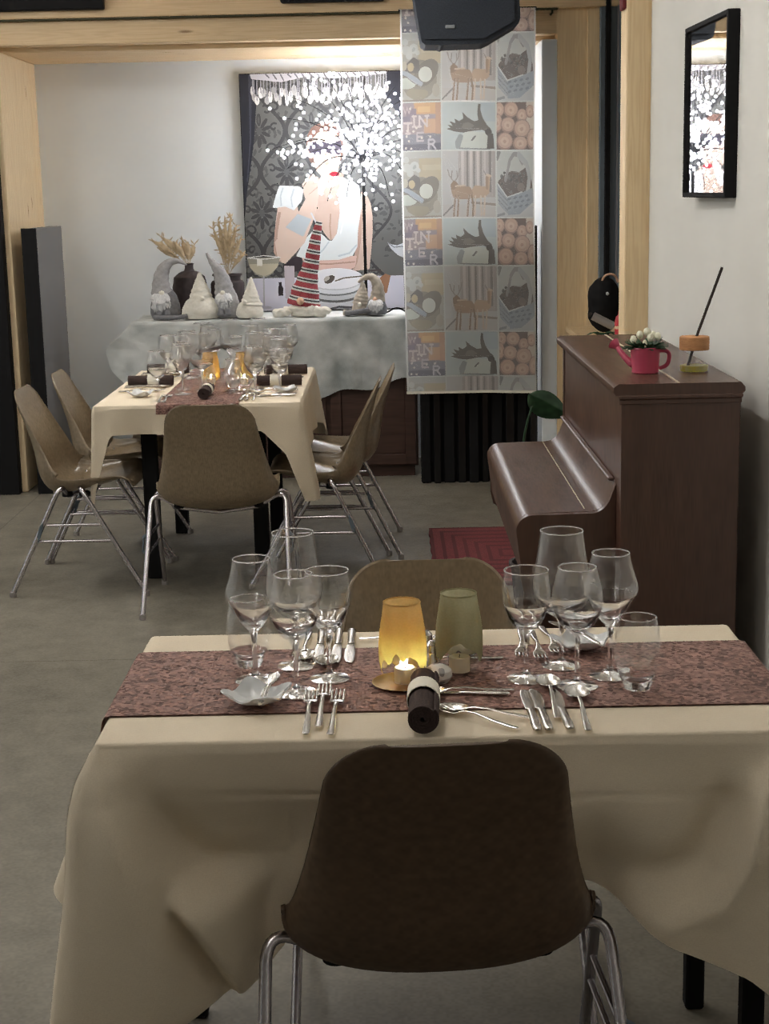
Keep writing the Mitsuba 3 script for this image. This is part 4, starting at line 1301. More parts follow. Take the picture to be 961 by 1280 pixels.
    Ls.append((stroke(A5((512, 320), (508, 390), (514, 462)), s5(10)), skin2))
    Ls.append((rounded(A5((205, 270), (320, 270), (335, 330), (310, 420), (250, 600), (212, 585), (178, 530), (186, 410)), 0.006), skin3))                     # upper arm
    Ls.append((Polygon(A5((206, 300), (224, 300), (204, 420), (198, 520), (226, 586), (212, 585), (178, 530), (186, 410))).buffer(0), skin2))
    Ls.append((rounded(A5((300, 560), (345, 560), (345, 640), (250, 650), (232, 610)), 0.003), srgb(56, 50, 56)))
    # dress
    Ls.append((rounded(A5((215, 148), (330, 155), (356, 175), (345, 240), (300, 292), (250, 270), (174, 276), (196, 200)), 0.006), dress))
    Ls.append((stroke(A5((236, 165), (222, 210), (226, 262)), s5(8)), dress2))
    Ls.append((stroke(A5((300, 170), (284, 220), (290, 270)), s5(8)), dress2))
    Ls.append((rounded(A5((572, 112), (640, 130), (680, 160), (692, 280), (672, 410), (668, 510), (640, 560), (560, 582), (400, 584), (310, 556), (360, 460), (420, 400), (470, 440), (500, 470), (520, 470), (548, 430), (566, 310), (560, 190)), 0.005), dress))
    Ls.append((stroke(A5((500, 480), (470, 520), (430, 560)), s5(8)), dress2))
    Ls.append((stroke(A5((560, 560), (620, 545), (662, 500)), s5(10)), dress2))
    Ls.append((stroke(A5((600, 160), (600, 300), (570, 430)), s5(8)), srgb(226, 230, 232)))
    # forearm, cuff, hand
    Ls.append((rounded(A5((205, 575), (255, 592), (360, 480), (420, 330), (448, 200), (430, 120), (372, 120), (352, 180), (366, 230), (316, 320), (250, 400), (186, 470)), 0.005), skin3))
    Ls.append((rounded(A5((322, 312), (402, 344), (352, 445), (250, 388)), 0.003), srgb(176, 184, 190)))
    Ls.append((stroke(A5((400, 310), (425, 360)), s5(9)), srgb(196, 200, 204)))
    for a, b in (((362, 150), (410, 100)), ((372, 170), (430, 116)), ((384, 186), (448, 136))):
        Ls.append((stroke(A5(a, b), s5(30)), skin3))
        Ls.append((stroke(A5((a[0] + 4, a[1] + 16), (b[0] + 2, b[1] + 16)), s5(4)), skin2))
    Ls.append((rounded(A5((440, 140), (480, 60), (500, 90), (490, 150), (462, 210), (440, 200)), 0.003), srgb(232, 230, 230)))
    Ls.append((ell(*A5((536, 90))[0], s5(28), s5(13)), srgb(176, 34, 52)))
    Ls.append((stroke(A5((510, 90), (536, 86), (562, 90)), s5(4)), srgb(110, 20, 32)))
    # table of the picture
    Ls.append((bbox(0, 0, PW, PX(300, 348.6)[1]), srgb(206, 206, 220)))
    Ls.append((rounded(A5((840, 485), (870, 500), (900, 505), (940, 490), (940, 580), (900, 560), (864, 525)), 0.002), srgb(186, 190, 196)))
    Ls.append((stroke(A5((845, 488), (880, 516), (935, 512)), s5(6)), srgb(120, 124, 130)))
    pc = A5((540, 705))[0]
    for dy, rx, c in ((-110, 165, srgb(150, 150, 152)), (-100, 158, srgb(206, 208, 214)), (-66, 165, srgb(96, 98, 100)), (-52, 162, srgb(190, 194, 198)), (-26, 170, srgb(118, 122, 126)), (-16, 166, srgb(214, 218, 224)), (8, 168, srgb(190, 194, 200)), (14, 164, srgb(226, 228, 234))):
        Ls.append((ell(pc[0], pc[1] + dy * 0.00098, s5(rx), s5(62)), c))
    Ls.append((stroke(A5((540, 704), (590, 688), (640, 684), (690, 680)), s5(8)), srgb(112, 106, 100)))
    Ls.append((ell(*A5((505, 695))[0], s5(34), s5(20), 32), srgb(88, 82, 78)))
    Ls.append((ell(*A5((488, 690))[0], s5(20), s5(12), 32), srgb(176, 172, 166)))
    Ls.append((rounded(A5((240, 610), (300, 612), (300, 800), (246, 800)), 0.003), srgb(186, 178, 186)))
    Ls.append((rounded(A5((207, 705), (224, 705), (224, 722), (234, 740), (232, 784), (206, 784), (204, 740), (208, 722)), 0.001), srgb(44, 40, 46)))
    Ls.append((rounded(A5((830, 668), (862, 680), (840, 780), (790, 800), (800, 690)), 0.002), srgb(150, 112, 88)))
    Ls.append((stroke(A5((735, 650), (800, 646), (800, 664)), s5(10)), srgb(74, 66, 66)))
    Ls.append((stroke(A5((500, 872), (560, 856), (640, 862)), s5(12)), srgb(80, 80, 86)))
    # coupe glass
    Ls.append((rounded(A5((24, 560), (216, 560), (205, 610), (170, 655), (128, 676), (112, 676), (70, 655), (36, 610)), 0.003), srgb(150, 148, 136)))
    Ls.append((rounded(A5((36, 596), (206, 596), (196, 622), (160, 654), (122, 668), (80, 654), (46, 622)), 0.003), srgb(186, 180, 160)))
    Ls.append((stroke(A5((24, 560), (120, 548), (216, 560), (120, 570), (24, 560)), s5(5)), srgb(226, 226, 222)))
    Ls.append((bbox(A5((82, 608))[0][0], A5((0, 608))[0][1], A5((112, 568))[0][0], A5((0, 568))[0][1]), srgb(226, 224, 216)))
    Ls.append((stroke(A5((120, 672), (121, 850)), s5(9)), srgb(178, 178, 184)))
    Ls.append((ell(*A5((121, 852))[0], s5(50), s5(9)), srgb(182, 182, 192)))
    return flatten(Ls, full)


v, f, c = print_mesh(poster_layers())
PX0, PZ0, PY = -0.813, 0.895, 9.155
k = thing("poster", "large photo poster of a woman in a white dress eating, leaning on the alcove wall", "poster")
put(k + "__board", cbox(PX0 - 0.004, PX0 + PW + 0.006, PY, PY + 0.018, PZ0 - 0.002, PZ0 + PH + 0.003, 0.002), "mat_black")
put(k + "__edge_strip", cbox(PX0 + PW + 0.002, PX0 + PW + 0.012, PY - 0.004, PY + 0.018, PZ0, PZ0 + PH + 0.003, 0.001), "mat_porcelain", label="pale right edge of the poster")
V3 = np.c_[v[:, 0] + PX0, np.full(len(v), PY - 0.0012), v[:, 1] + PZ0]
scene[k + "__print"] = mikit.ply((V3, f), "mat_print", color=c)


# ---- the curtain: six motifs, each in its own 0..1 by 0..1 tile (y up)
def letters(ch, x, y, w, h, t):
    L = {"I": [[(0, 0), (0, 1)], [(-0.2, 0), (0.2, 0)], [(-0.2, 1), (0.2, 1)]], "N": [[(0, 0), (0, 1), (1, 0), (1, 1)], [(-0.2, 0), (0.2, 0)], [(0.8, 1), (1.2, 1)]], "T": [[(0.5, 0), (0.5, 1)], [(0, 1), (1, 1)], [(0.25, 0), (0.75, 0)]],
         "E": [[(1, 0), (0, 0), (0, 1), (1, 1)], [(0, 0.5), (0.8, 0.5)]], "R": [[(0, 0), (0, 1), (0.7, 1), (0.95, 0.8), (0.7, 0.5), (0, 0.5)], [(0.5, 0.5), (1.05, 0)]], "W": [[(0, 1), (0.25, 0), (0.5, 0.9), (0.75, 0), (1, 1)]]}
    return union_all([stroke([(x + a * w, y + b * h) for a, b in s], t) for s in L[ch]])


def m_bowl():
    g = [(bbox(0, 0, 1, 1), srgb(196, 196, 190)), (bbox(0.42, 0.56, 1, 0.92), srgb(206, 196, 172)), (bbox(0.5, 0.72, 1, 0.80), srgb(214, 206, 184)), (bbox(0, 0.9, 1, 1), srgb(202, 204, 202))]
    g.append((ell(0.44, 0.32, 0.46, 0.30), srgb(164, 160, 150)))
    g.append((ell(0.62, 0.42, 0.34, 0.18, 20), srgb(146, 142, 134)))
    g.append((rounded([(0.02, 0.52), (0.3, 0.66), (0.44, 0.60), (0.46, 0.42), (0.05, 0.42)], 0.03), srgb(132, 130, 128)))
    for x, y, r in ((0.1, 0.76, 0.11), (0.30, 0.78, 0.12), (0.18, 0.68, 0.09), (0.08, 0.88, 0.08), (0.40, 0.72, 0.06)):
        g.append((ell(x, y, r, r * 0.62), srgb(218, 222, 220)))
    g.append((ell(0.30, 0.77, 0.05, 0.03, 20), srgb(190, 196, 194)))
    g.append((ell(0.05, 0.53, 0.07, 0.07), srgb(214, 212, 200)))
    g.append((ell(0.22, 0.51, 0.085, 0.065), srgb(214, 202, 172)))
    g.append((ell(0.60, 0.40, 0.18, 0.115), srgb(232, 236, 230)))
    g.append((ell(0.10, 0.27, 0.26, 0.085), srgb(224, 232, 226)))
    g.append((rounded([(0.0, 0.46), (0.12, 0.45), (0.36, 0.36), (0.55, 0.27), (0.50, 0.22), (0.30, 0.29), (0.10, 0.38), (0.0, 0.40)], 0.02), srgb(190, 200, 210)))
    g.append((stroke([(0.0, 0.40), (0.12, 0.36), (0.30, 0.28), (0.48, 0.22)], 0.016), srgb(126, 130, 138)))
    g.append((ell(0.88, 0.16, 0.10, 0.10), srgb(190, 186, 176)))
    g.append((rounded([(0.05, 0.12), (0.30, 0.02), (0.55, 0.03), (0.72, 0.12), (0.6, 0.17), (0.2, 0.19)], 0.03), srgb(174, 168, 150)))
    g.append((bbox(0, 0, 1, 0.025), srgb(168, 158, 148)))
    return g


def m_deer():
    g = [(bbox(0, 0, 1, 1), srgb(210, 210, 210)), (bbox(0.3, 0.3, 1, 1), srgb(196, 190, 188))]
    for x, w, c in ((0.38, 0.05, 226), (0.47, 0.035, 152), (0.54, 0.05, 224), (0.60, 0.03, 146), (0.67, 0.045, 228), (0.73, 0.03, 158), (0.80, 0.04, 216), (0.90, 0.05, 150), (0.97, 0.04, 190)):
        g.append((bbox(x - w / 2, 0.34 + 0.04 * math.sin(x * 30), x + w / 2, 1), srgb(c, c - 6, c - 8)))
    g.append((bbox(0, 0.0, 1, 0.19), srgb(208, 206, 204)))
    g.append((stroke([(0.55, 0.22), (1, 0.19)], 0.035), srgb(164, 152, 144)))
    g.append((stroke([(0.0, 0.02), (0.20, 0.18)], 0.03), srgb(150, 146, 144)))
    tan, tan2, pale = srgb(184, 158, 134), srgb(164, 138, 116), srgb(222, 206, 190)
    g.append((rounded([(0.50, 0.33), (0.60, 0.48), (0.76, 0.47), (0.84, 0.46), (0.86, 0.62), (0.80, 0.66), (0.92, 0.64), (0.90, 0.58), (0.88, 0.36), (0.80, 0.30), (0.6, 0.28)], 0.02), srgb(204, 180, 156)))
    g.append((stroke([(0.84, 0.44), (0.84, 0.60)], 0.05), tan))
    g.append((ell(0.86, 0.635, 0.07, 0.02, -10), pale))
    for x0, x1 in ((0.62, 0.60), (0.72, 0.73), (0.80, 0.78)):
        g.append((stroke([(x0, 0.32), (x1, 0.03)], 0.028), pale))
    g.append((rounded([(0.16, 0.40), (0.22, 0.48), (0.40, 0.47), (0.52, 0.46), (0.58, 0.36), (0.52, 0.27), (0.30, 0.27), (0.20, 0.30)], 0.03), tan))
    g.append((rounded([(0.16, 0.40), (0.15, 0.50), (0.22, 0.56), (0.30, 0.50), (0.26, 0.44)], 0.015), tan2))
    g.append((stroke([(0.24, 0.47), (0.42, 0.48)], 0.022), pale))
    for x0, x1 in ((0.24, 0.22), (0.30, 0.29), (0.50, 0.48), (0.55, 0.58)):
        g.append((stroke([(x0, 0.32), (x1, 0.17), (x1 - 0.015, 0.02)], 0.034), tan2))
    for s in ([(0.20, 0.55), (0.13, 0.63), (0.10, 0.72)], [(0.17, 0.60), (0.18, 0.70)], [(0.24, 0.55), (0.30, 0.63), (0.33, 0.74)], [(0.28, 0.61), (0.27, 0.70)], [(0.82, 0.64), (0.78, 0.70)]):
        g.append((stroke(s, 0.018), srgb(172, 164, 160)))
    return g


def m_basket():
    g = [(bbox(0, 0, 1, 1), srgb(212, 216, 214)), (rounded([(0, 0.8), (0.12, 1), (0, 1)], 0.02), srgb(150, 152, 152)), (bbox(0, 0, 1, 0.16), srgb(206, 208, 210))]
    g.append((rounded([(0.02, 0.53), (0.16, 0.62), (0.40, 0.70), (0.62, 0.68), (0.82, 0.76), (0.90, 0.66), (0.96, 0.55), (0.98, 0.44), (0.70, 0.36), (0.30, 0.30)], 0.02), srgb(110, 100, 98)))
    r_ = np.random.default_rng(9)
    for i in range(26):
        x, y = 0.12 + 0.72 * r_.random(), 0.36 + 0.32 * r_.random()
        g.append((ell(x, y, 0.035, 0.022, 40 * r_.random()), srgb(*[int(v) for v in (80 + 60 * r_.random(),) * 3])))
    g.append((ell(0.66, 0.45, 0.10, 0.07), srgb(146, 136, 132)))
    g.append((stroke([(0.24, 0.56), (0.36, 0.86), (0.46, 0.95), (0.58, 0.95), (0.70, 0.82)], 0.07), srgb(168, 168, 170)))
    g.append((stroke([(0.60, 0.94), (0.82, 0.80), (0.90, 0.60), (0.84, 0.34)], 0.10), srgb(196, 200, 202)))
    g.append((rounded([(0.0, 0.52), (0.28, 0.30), (0.30, 0.04), (0.04, 0.20)], 0.01), srgb(176, 184, 192)))
    g.append((rounded([(0.28, 0.30), (0.72, 0.38), (1.0, 0.44), (1.0, 0.22), (0.62, 0.04), (0.30, 0.03)], 0.01), srgb(168, 178, 188)))
    g.append((stroke([(0.0, 0.52), (0.28, 0.30), (0.70, 0.38)], 0.022), srgb(222, 226, 228)))
    for i, y in enumerate((0.24, 0.17, 0.10)):
        g.append((stroke([(0.04, y + 0.16), (0.29, y)], 0.02), srgb(142, 150, 160)))
        for x in np.arange(0.34 + 0.05 * (i % 2), 0.92, 0.16):
            g.append((ell(x, y + 0.03 + 0.10 * (x - 0.3), 0.05, 0.020, 10), srgb(134, 146, 160)))
    g.append((stroke([(0.02, 0.02), (0.20, 0.05)], 0.04), srgb(160, 164, 168)))
    return g


def m_winter():
    g = [(bbox(0, 0, 1, 1), srgb(176, 162, 168)), (bbox(0.30, 0.76, 0.86, 1), srgb(222, 184, 140)), (bbox(0.56, 0.36, 1, 0.66), srgb(220, 186, 158)), (bbox(0.86, 0.3, 1, 1), srgb(206, 170, 146)), (bbox(0, 0, 1, 0.34), srgb(146, 146, 160)),
         (bbox(0.0, 0.0, 0.66, 0.13), srgb(112, 112, 130)), (bbox(0.76, 0.0, 1, 0.15), srgb(104, 106, 124)), (bbox(0.40, 0.80, 0.72, 0.92), srgb(234, 202, 156)), (bbox(0.1, 0.70, 0.36, 0.88), srgb(158, 142, 156)), (bbox(0.0, 0.55, 0.2, 0.72), srgb(150, 140, 158))]
    lt = srgb(228, 218, 218)
    g.append((letters("W", 0.02, 0.78, 0.2, 0.14, 0.03), srgb(206, 194, 198)))
    g.append((letters("I", 0.30, 0.50, 0.22, 0.22, 0.045), lt))
    g.append((letters("N", 0.44, 0.50, 0.20, 0.22, 0.045), lt))
    g.append((letters("T", 0.04, 0.36, 0.2, 0.22, 0.05), lt))
    g.append((letters("E", 0.38, 0.20, 0.16, 0.17, 0.045), srgb(212, 204, 210)))
    g.append((letters("R", 0.68, 0.03, 0.17, 0.19, 0.045), srgb(214, 212, 220)))
    for x, y in ((0.2, 0.88), (0.36, 0.47), (0.12, 0.42), (0.16, 0.20), (0.72, 0.28), (0.10, 0.30), (0.22, 0.04), (0.50, 0.26), (0.08, 0.05), (0.28, 0.40)):
        g.append((ell(x, y, 0.03, 0.025), srgb(238, 232, 228)))
    return g


def m_antler():
    g = [(bbox(0, 0, 1, 1), srgb(206, 216, 217)), (bbox(0.72, 0.60, 1, 1), srgb(196, 208, 214))]
    g.append((rounded([(0.30, 0.02), (0.34, 0.30), (0.46, 0.40), (0.90, 0.36), (0.94, 0.02)], 0.03), srgb(220, 226, 220)))
    g.append((rounded([(0.26, 0.02), (0.24, 0.16), (0.32, 0.34), (0.40, 0.30), (0.33, 0.02)], 0.02), srgb(164, 172, 174)))
    g.append((stroke([(0.32, 0.03), (0.90, 0.01)], 0.03), srgb(150, 156, 156)))
    g.append((stroke([(0.56, 0.20), (0.62, 0.28)], 0.035), srgb(126, 128, 126)))
    ant = [(0.08, 0.44), (0.24, 0.38), (0.40, 0.36), (0.60, 0.40), (0.76, 0.42), (0.86, 0.36), (0.92, 0.44), (0.84, 0.52), (0.76, 0.68), (0.72, 0.84), (0.72, 0.96), (0.68, 0.97), (0.66, 0.80), (0.68, 0.62), (0.60, 0.60), (0.48, 0.68), (0.38, 0.79), (0.40, 0.66), (0.32, 0.60), (0.24, 0.65), (0.25, 0.56), (0.14, 0.60), (0.20, 0.50), (0.10, 0.53), (0.16, 0.46)]
    g.append((Polygon(ant).buffer(0), srgb(104, 100, 94)))
    g.append((rounded([(0.36, 0.46), (0.50, 0.44), (0.62, 0.50), (0.50, 0.58), (0.40, 0.56)], 0.02), srgb(134, 130, 122)))
    g.append((ell(0.87, 0.37, 0.065, 0.07), srgb(70, 66, 62)))
    g.append((rounded([(0.86, 0.34), (0.96, 0.34), (0.98, 0.02), (0.84, 0.02)], 0.01), srgb(86, 82, 78)))
    return g


def m_logs():
    g = [(bbox(0, 0, 1, 1), srgb(120, 98, 92)), (bbox(0.8, 0.35, 1, 1), srgb(226, 214, 202))]
    for x, y, rx, ry in ((0.06, 0.84, 0.14, 0.16), (0.38, 0.84, 0.20, 0.17), (0.68, 0.72, 0.15, 0.14), (0.90, 0.80, 0.12, 0.14), (0.02, 0.56, 0.12, 0.20), (0.30, 0.52, 0.20, 0.17), (0.68, 0.44, 0.23, 0.20), (0.96, 0.22, 0.14, 0.22), (0.22, 0.18, 0.22, 0.19), (0.64, 0.13, 0.20, 0.16)):
        g.append((ell(x, y, rx, ry), srgb(178, 146, 132)))
        g.append((ell(x + 0.01, y + 0.01, rx * 0.86, ry * 0.84), srgb(214, 186, 170)))
        g.append((ell(x, y, rx * 0.5, ry * 0.48), srgb(226, 202, 186)))
        g.append((ell(x, y - 0.01, rx * 0.2, ry * 0.2), srgb(204, 172, 154)))
    return g


CX = [0.095, 0.297, 0.578, 0.772]
ZROWS = [(2.344, 0.340, 0), (2.004, 0.244, 1), (1.760, 0.341, 0), (1.419, 0.246, 1), (1.173, 0.342, 0), (0.831, 0.236, 1), (0.595, 0.340, 0), (2.588, 0.244, 1)]
CT, CB = 2.462, 0.503
tiles = {0: [flatten(m(), bbox(0, 0, 1, 1)) for m in (m_bowl, m_deer, m_basket)], 1: [flatten(m(), bbox(0, 0, 1, 1)) for m in (m_winter, m_antler, m_logs)]}
clipc = bbox(CX[0], CB, CX[3], CT)
parts = [(bbox(CX[0] - 0.006, CB, CX[3] + 0.004, CT), srgb(222, 226, 224))]
shapes = []
for ztop, h, kind in ZROWS:
    for i in range(3):
        m = 0.0035
        x0, w = CX[i] + m, CX[i + 1] - CX[i] - 2 * m
        for g, c in tiles[kind][i]:
            g = affinity.affine_transform(g, [w, 0, 0, h - 2 * m, x0, ztop - h + m]).intersection(clipc)
            if not g.is_empty:
                shapes.append((g, c))
cover = union_all([bbox(CX[i] + 0.0035, max(CB, zt_ - h + 0.0035), CX[i + 1] - 0.0035, min(CT, zt_ - 0.0035)) for zt_, h, _ in ZROWS for i in range(3)])
parts = [(parts[0][0].difference(cover), parts[0][1])] + shapes
v, f, c = print_mesh(parts, 0.05)
ea, eb = v[f[:, 1]] - v[f[:, 0]], v[f[:, 2]] - v[f[:, 0]]
far_ = np.maximum(np.maximum((ea ** 2).sum(1), (eb ** 2).sum(1)), ((eb - ea) ** 2).sum(1)) ** 0.5
f = f[(ea[:, 0] * eb[:, 1] - ea[:, 1] * eb[:, 0]) / far_ > 2.5e-4]      # no slivers


def curtain_y(x, z):
    return 8.245 + 0.006 * np.sin(14 * x + 0.6) * (1.2 - 0.2 * z) + 0.004 * np.sin(5 * z + 9 * x) - 0.004 * np.exp(-((x - 0.095) / 0.06) ** 2)


V3 = np.c_[v[:, 0] + 0.004 * np.sin(3 * v[:, 1]), curtain_y(v[:, 0], v[:, 1]), v[:, 1] + 0.004 * np.sin(6 * v[:, 0])]
k = thing("curtain", "white hanging curtain printed with winter pictures and the word WINTER, right of the poster", "curtain")
c = 0.78 * c + 0.22 * np.array(srgb(232, 232, 232))
scene[k + "__fabric"] = mikit.ply((V3, f), "mat_fabric_print", smooth=True, color=c)
put(k + "__rod", tube([(0.085, 8.255, 2.458), (0.785, 8.255, 2.458)], 0.007, 8), "mat_black", smooth=True)
lx_, lz_ = np.meshgrid(np.linspace(CX[0] - 0.006, CX[3] + 0.004, 60), np.linspace(CB + 0.001, CT, 90))
put(k + "__lining", grid(np.stack([lx_ + 0.004 * np.sin(3 * lz_), curtain_y(lx_, lz_) + 0.0025, lz_ + 0.004 * np.sin(6 * lx_)], -1)), "mat_lining", smooth=True)
hx = np.linspace(CX[0] - 0.004, CX[3] + 0.004, 60)
put(k + "__hem", grid(np.array([np.c_[hx, curtain_y(hx, CB) - 0.0012, np.full(60, CB + 0.014) + 0.004 * np.sin(6 * hx)], np.c_[hx, curtain_y(hx, CB) - 0.0012, np.full(60, CB) + 0.004 * np.sin(6 * hx)]])), "mat_paper")

# ------------------------------------------------------------------ the tree of lights
k = thing("light_tree", "branching lamp with many tiny white lights on a black pole, before the poster", "lamp")
LC = np.array([-0.118, 8.80, 1.735])
put(k + "__base", lathe([(0, 0), (0.07, 0), (0.07, 0.008), (0.06, 0.012), (0, 0.013)], 30, -0.118, 8.80, 0.897), "mat_black", smooth=35)
put(k + "__pole", tube([(-0.118, 8.80, 0.90), (-0.121, 8.80, 1.3), (-0.118, 8.80, 1.78)], 0.0085, 10), "mat_black_gloss", smooth=True)
put(k + "__cord", tube(spline([(-0.05, 8.79, 0.904), (0.0, 8.74, 0.905), (0.05, 8.70, 0.93), (0.085, 8.72, 0.915), (0.10, 8.78, 0.902)], 14), 0.004, 6), "mat_black", smooth=True)
rb = np.random.default_rng(21)
ends = [(-0.50, 0.05, 0.07), (-0.47, -0.10, 0.05), (-0.46, 0.08, 0.24), (-0.38, -0.08, 0.34), (-0.30, 0.14, 0.44), (-0.20, -0.12, 0.46), (-0.10, 0.10, 0.46), (0.02, -0.14, 0.44), (0.10, 0.12, 0.42), (0.18, -0.08, 0.38), (0.26, 0.10, 0.34), (0.34, -0.06, 0.28), (0.36, 0.10, 0.16), (0.40, -0.10, 0.08),
        (0.32, 0.08, -0.06), (0.24, -0.14, -0.12), (0.14, 0.12, -0.20), (0.06, -0.16, -0.22), (-0.10, 0.12, -0.20), (-0.20, -0.12, -0.22), (-0.34, 0.06, -0.14), (-0.42, -0.04, -0.04), (-0.28, -0.20, 0.20), (0.16, -0.22, 0.20), (-0.05, -0.24, 0.28), (-0.16, 0.20, 0.30), (0.20, 0.22, 0.24), (-0.02, -0.20, 0.10), (0.10, -0.2, 0.04), (-0.24, 0.16, 0.10)]
bulbs = []
for e in ends:
    e = np.array(e)
    mid = e * 0.5 + [0, 0, 0.06 + 0.03 * rb.random()]
    path = spline([(0, 0, 0), tuple(mid), tuple(e)], 18)
    path[:, 1] = np.clip(path[:, 1], -0.3, 0.28)
    put(k + "__branch", tube(path + LC, np.linspace(0.0035, 0.0012, 18), 6), "mat_black", smooth=True)
    for _ in range(15):
        t = rb.uniform(0.12, 1.0) ** 0.8
        p = np.array([np.interp(t * 17, np.arange(18), path[:, i]) for i in range(3)])
        p = p + rb.normal(0, 0.018 + 0.022 * t, 3)
        p[1], p[2] = min(p[1], 0.30), min(p[2], 0.455)
        bulbs.append(LC + p)
for _ in range(34):            # the crowded middle
    bulbs.append(LC + np.array([0.0, -0.05, 0.02]) + rb.normal(0, 0.055, 3))
for i in range(16):           # the branch reaching left
    bulbs.append(LC + np.array([-0.20 - 0.018 * i, -0.04, 0.045 + 0.012 * rb.normal()]) + rb.normal(0, 0.010, 3))
bulbs = np.array(bulbs)
bulbs = bulbs[np.argsort(bulbs[:, 1])]
hid = (bulbs[:, 0] > 0.16)
bulbs = np.vstack([bulbs[~hid], bulbs[hid]])
BULB = trimesh.creation.icosphere(subdivisions=1, radius=0.0085)
scene["mat_bulb"] = {"type": "diffuse", "reflectance": rgb((0.5, 0.5, 0.5))}
LED = {"type": "area", "radiance": rgb(np.array(LED_TINT) * LED_RADIANCE), "sampling_weight": 0.8}
NB = 290
b0 = mikit.ply(BULB, "mat_bulb", smooth=True, emitter=LED)
for i, p in enumerate(bulbs[:NB]):
    scene[k + ("__bulb" if i == 0 else f"__bulb_{i:03d}")] = {**b0, "to_world": T().translate(p.tolist())}
rest = cat(*[BULB.copy().apply_translation(p) for p in bulbs[NB:]])
scene[k + "__bulb_cluster"] = mikit.ply(rest, "mat_bulb", smooth=True, emitter={**LED, "sampling_weight": 60.0})
labels[k + "__bulb_cluster"] = {"kind": "stuff", "label": "further tiny white lights"}

# ------------------------------------------------------------------ gnomes on the sideboard
GZ = 0.897


def beard(x, y, z0, z1, w, seed, n=9):
    """A beard of overlapping locks hanging down the front."""
    r_ = np.random.default_rng(seed)
    ms = []
    for i in range(n):
        a = (i + 0.5) / n * 2 - 1
        L = (z0 - z1) * (1 - 0.35 * a * a) * r_.uniform(0.85, 1.05)
        xx = x + a * w
        yy = y - 0.014 * (1 - a * a)
        p = [(x + a * w * 0.6, yy + 0.01, z0), (xx, yy - 0.006, z0 - L * 0.4), (xx + r_.uniform(-0.008, 0.008), yy - 0.004, z0 - L * 0.75), (xx + r_.uniform(-0.01, 0.01), yy + 0.002, z0 - L)]
        ms.append(loft(spline(p, 9), [0.010, 0.014, 0.015, 0.015, 0.014, 0.012, 0.009, 0.006, 0.002], 0.008, 7))
    return cat(*ms)


def gnome(label, x, y, body, hat_pts, hat_r, hatmat, bodymat, nose=None, beard_spec=None, legs=None, brim=None):
    k = thing("gnome", label, "gnome figure")
    rx, ry, h = body
    put(k + "__body", lathe([(0, 0), (rx * 0.86, 0.002), (rx, h * 0.18), (rx * 0.97, h * 0.45), (rx * 0.78, h * 0.78), (rx * 0.45, h), (0, h * 1.02)], 30, x, y, GZ), bodymat, smooth=50)
    hp = spline(hat_pts, 26)
    hr = np.interp(np.linspace(0, 1, 26), np.linspace(0, 1, len(hat_r)), hat_r)
    hr = hr * (1 + 0.05 * np.sin(np.arange(26) * 1.7))
    hm = loft(hp, hr, hr, 20, up=(0.0, 1.0, 0.02))
    put(k + "__hat", hm, hatmat, smooth=50)
    if brim:
        tor = trimesh.creation.torus(brim[0], brim[1], major_sections=30, minor_sections=10)
        tor.apply_translation(hp[0] + [0, 0, brim[2]])
        put(k + "__hat__brim", tor, hatmat, smooth=True)
    if nose:
        put(k + "__nose", blob(nose[2], nose[2], nose[2], nose[0], nose[3], nose[1], 2), "mat_nose" if len(nose) < 5 else nose[4], smooth=True)
    if beard_spec:
        put(k + "__beard", beard(*beard_spec), "mat_beard", smooth=50)
    for lg in legs or []:
        put(k + "__leg", loft(spline(lg, 10), np.r_[np.full(8, 0.016), 0.02, 0.016], np.r_[np.full(8, 0.014), 0.018, 0.014], 10), "mat_felt_dark" if bodymat != "mat_beige_felt" else "mat_beige_felt", smooth=50)
    return k


gnome("grey gnome at the left end, hat tip bent over to the right", -1.235, 8.72, (0.084, 0.08, 0.165), [(-1.250, 8.715, 1.035), (-1.252, 8.715, 1.10), (-1.235, 8.715, 1.165), (-1.195, 8.715, 1.205), (-1.145, 8.71, 1.210), (-1.105, 8.705, 1.190)],
      [0.060, 0.050, 0.042, 0.034, 0.022, 0.013, 0.006], "mat_felt_grey", "mat_felt_dark", nose=(-1.243, 1.040, 0.016, 8.655, "mat_plush"), beard_spec=(-1.250, 8.655, 1.036, 0.925, 0.050, 1),
      legs=[[(-1.26, 8.66, 0.935), (-1.26, 8.63, 0.93), (-1.262, 8.62, 0.915)], [(-1.215, 8.66, 0.935), (-1.212, 8.63, 0.93), (-1.210, 8.62, 0.915)]])
gnome("cream plush gnome with a broad pointed hat, second from the left on the sideboard", -1.030, 8.68, (0.110, 0.09, 0.122), [(-1.030, 8.68, 0.965), (-1.031, 8.68, 1.03), (-1.032, 8.68, 1.09), (-1.033, 8.68, 1.148)], [0.084, 0.066, 0.048, 0.028, 0.007], "mat_plush", "mat_plush",
      nose=(-1.015, 1.010, 0.014, 8.605, "mat_plush"), brim=(0.072, 0.016, 0.008))
single("felt_leg_roll", "long grey stuffed leg lying flat between the left gnomes", "leg", loft(spline([(-1.285, 8.61, 0.913), (-1.22, 8.605, 0.911), (-1.15, 8.60, 0.912), (-1.10, 8.605, 0.916)], 14), np.linspace(0.015, 0.02, 14), 0.013, 10), "mat_felt_dark", smooth=60)
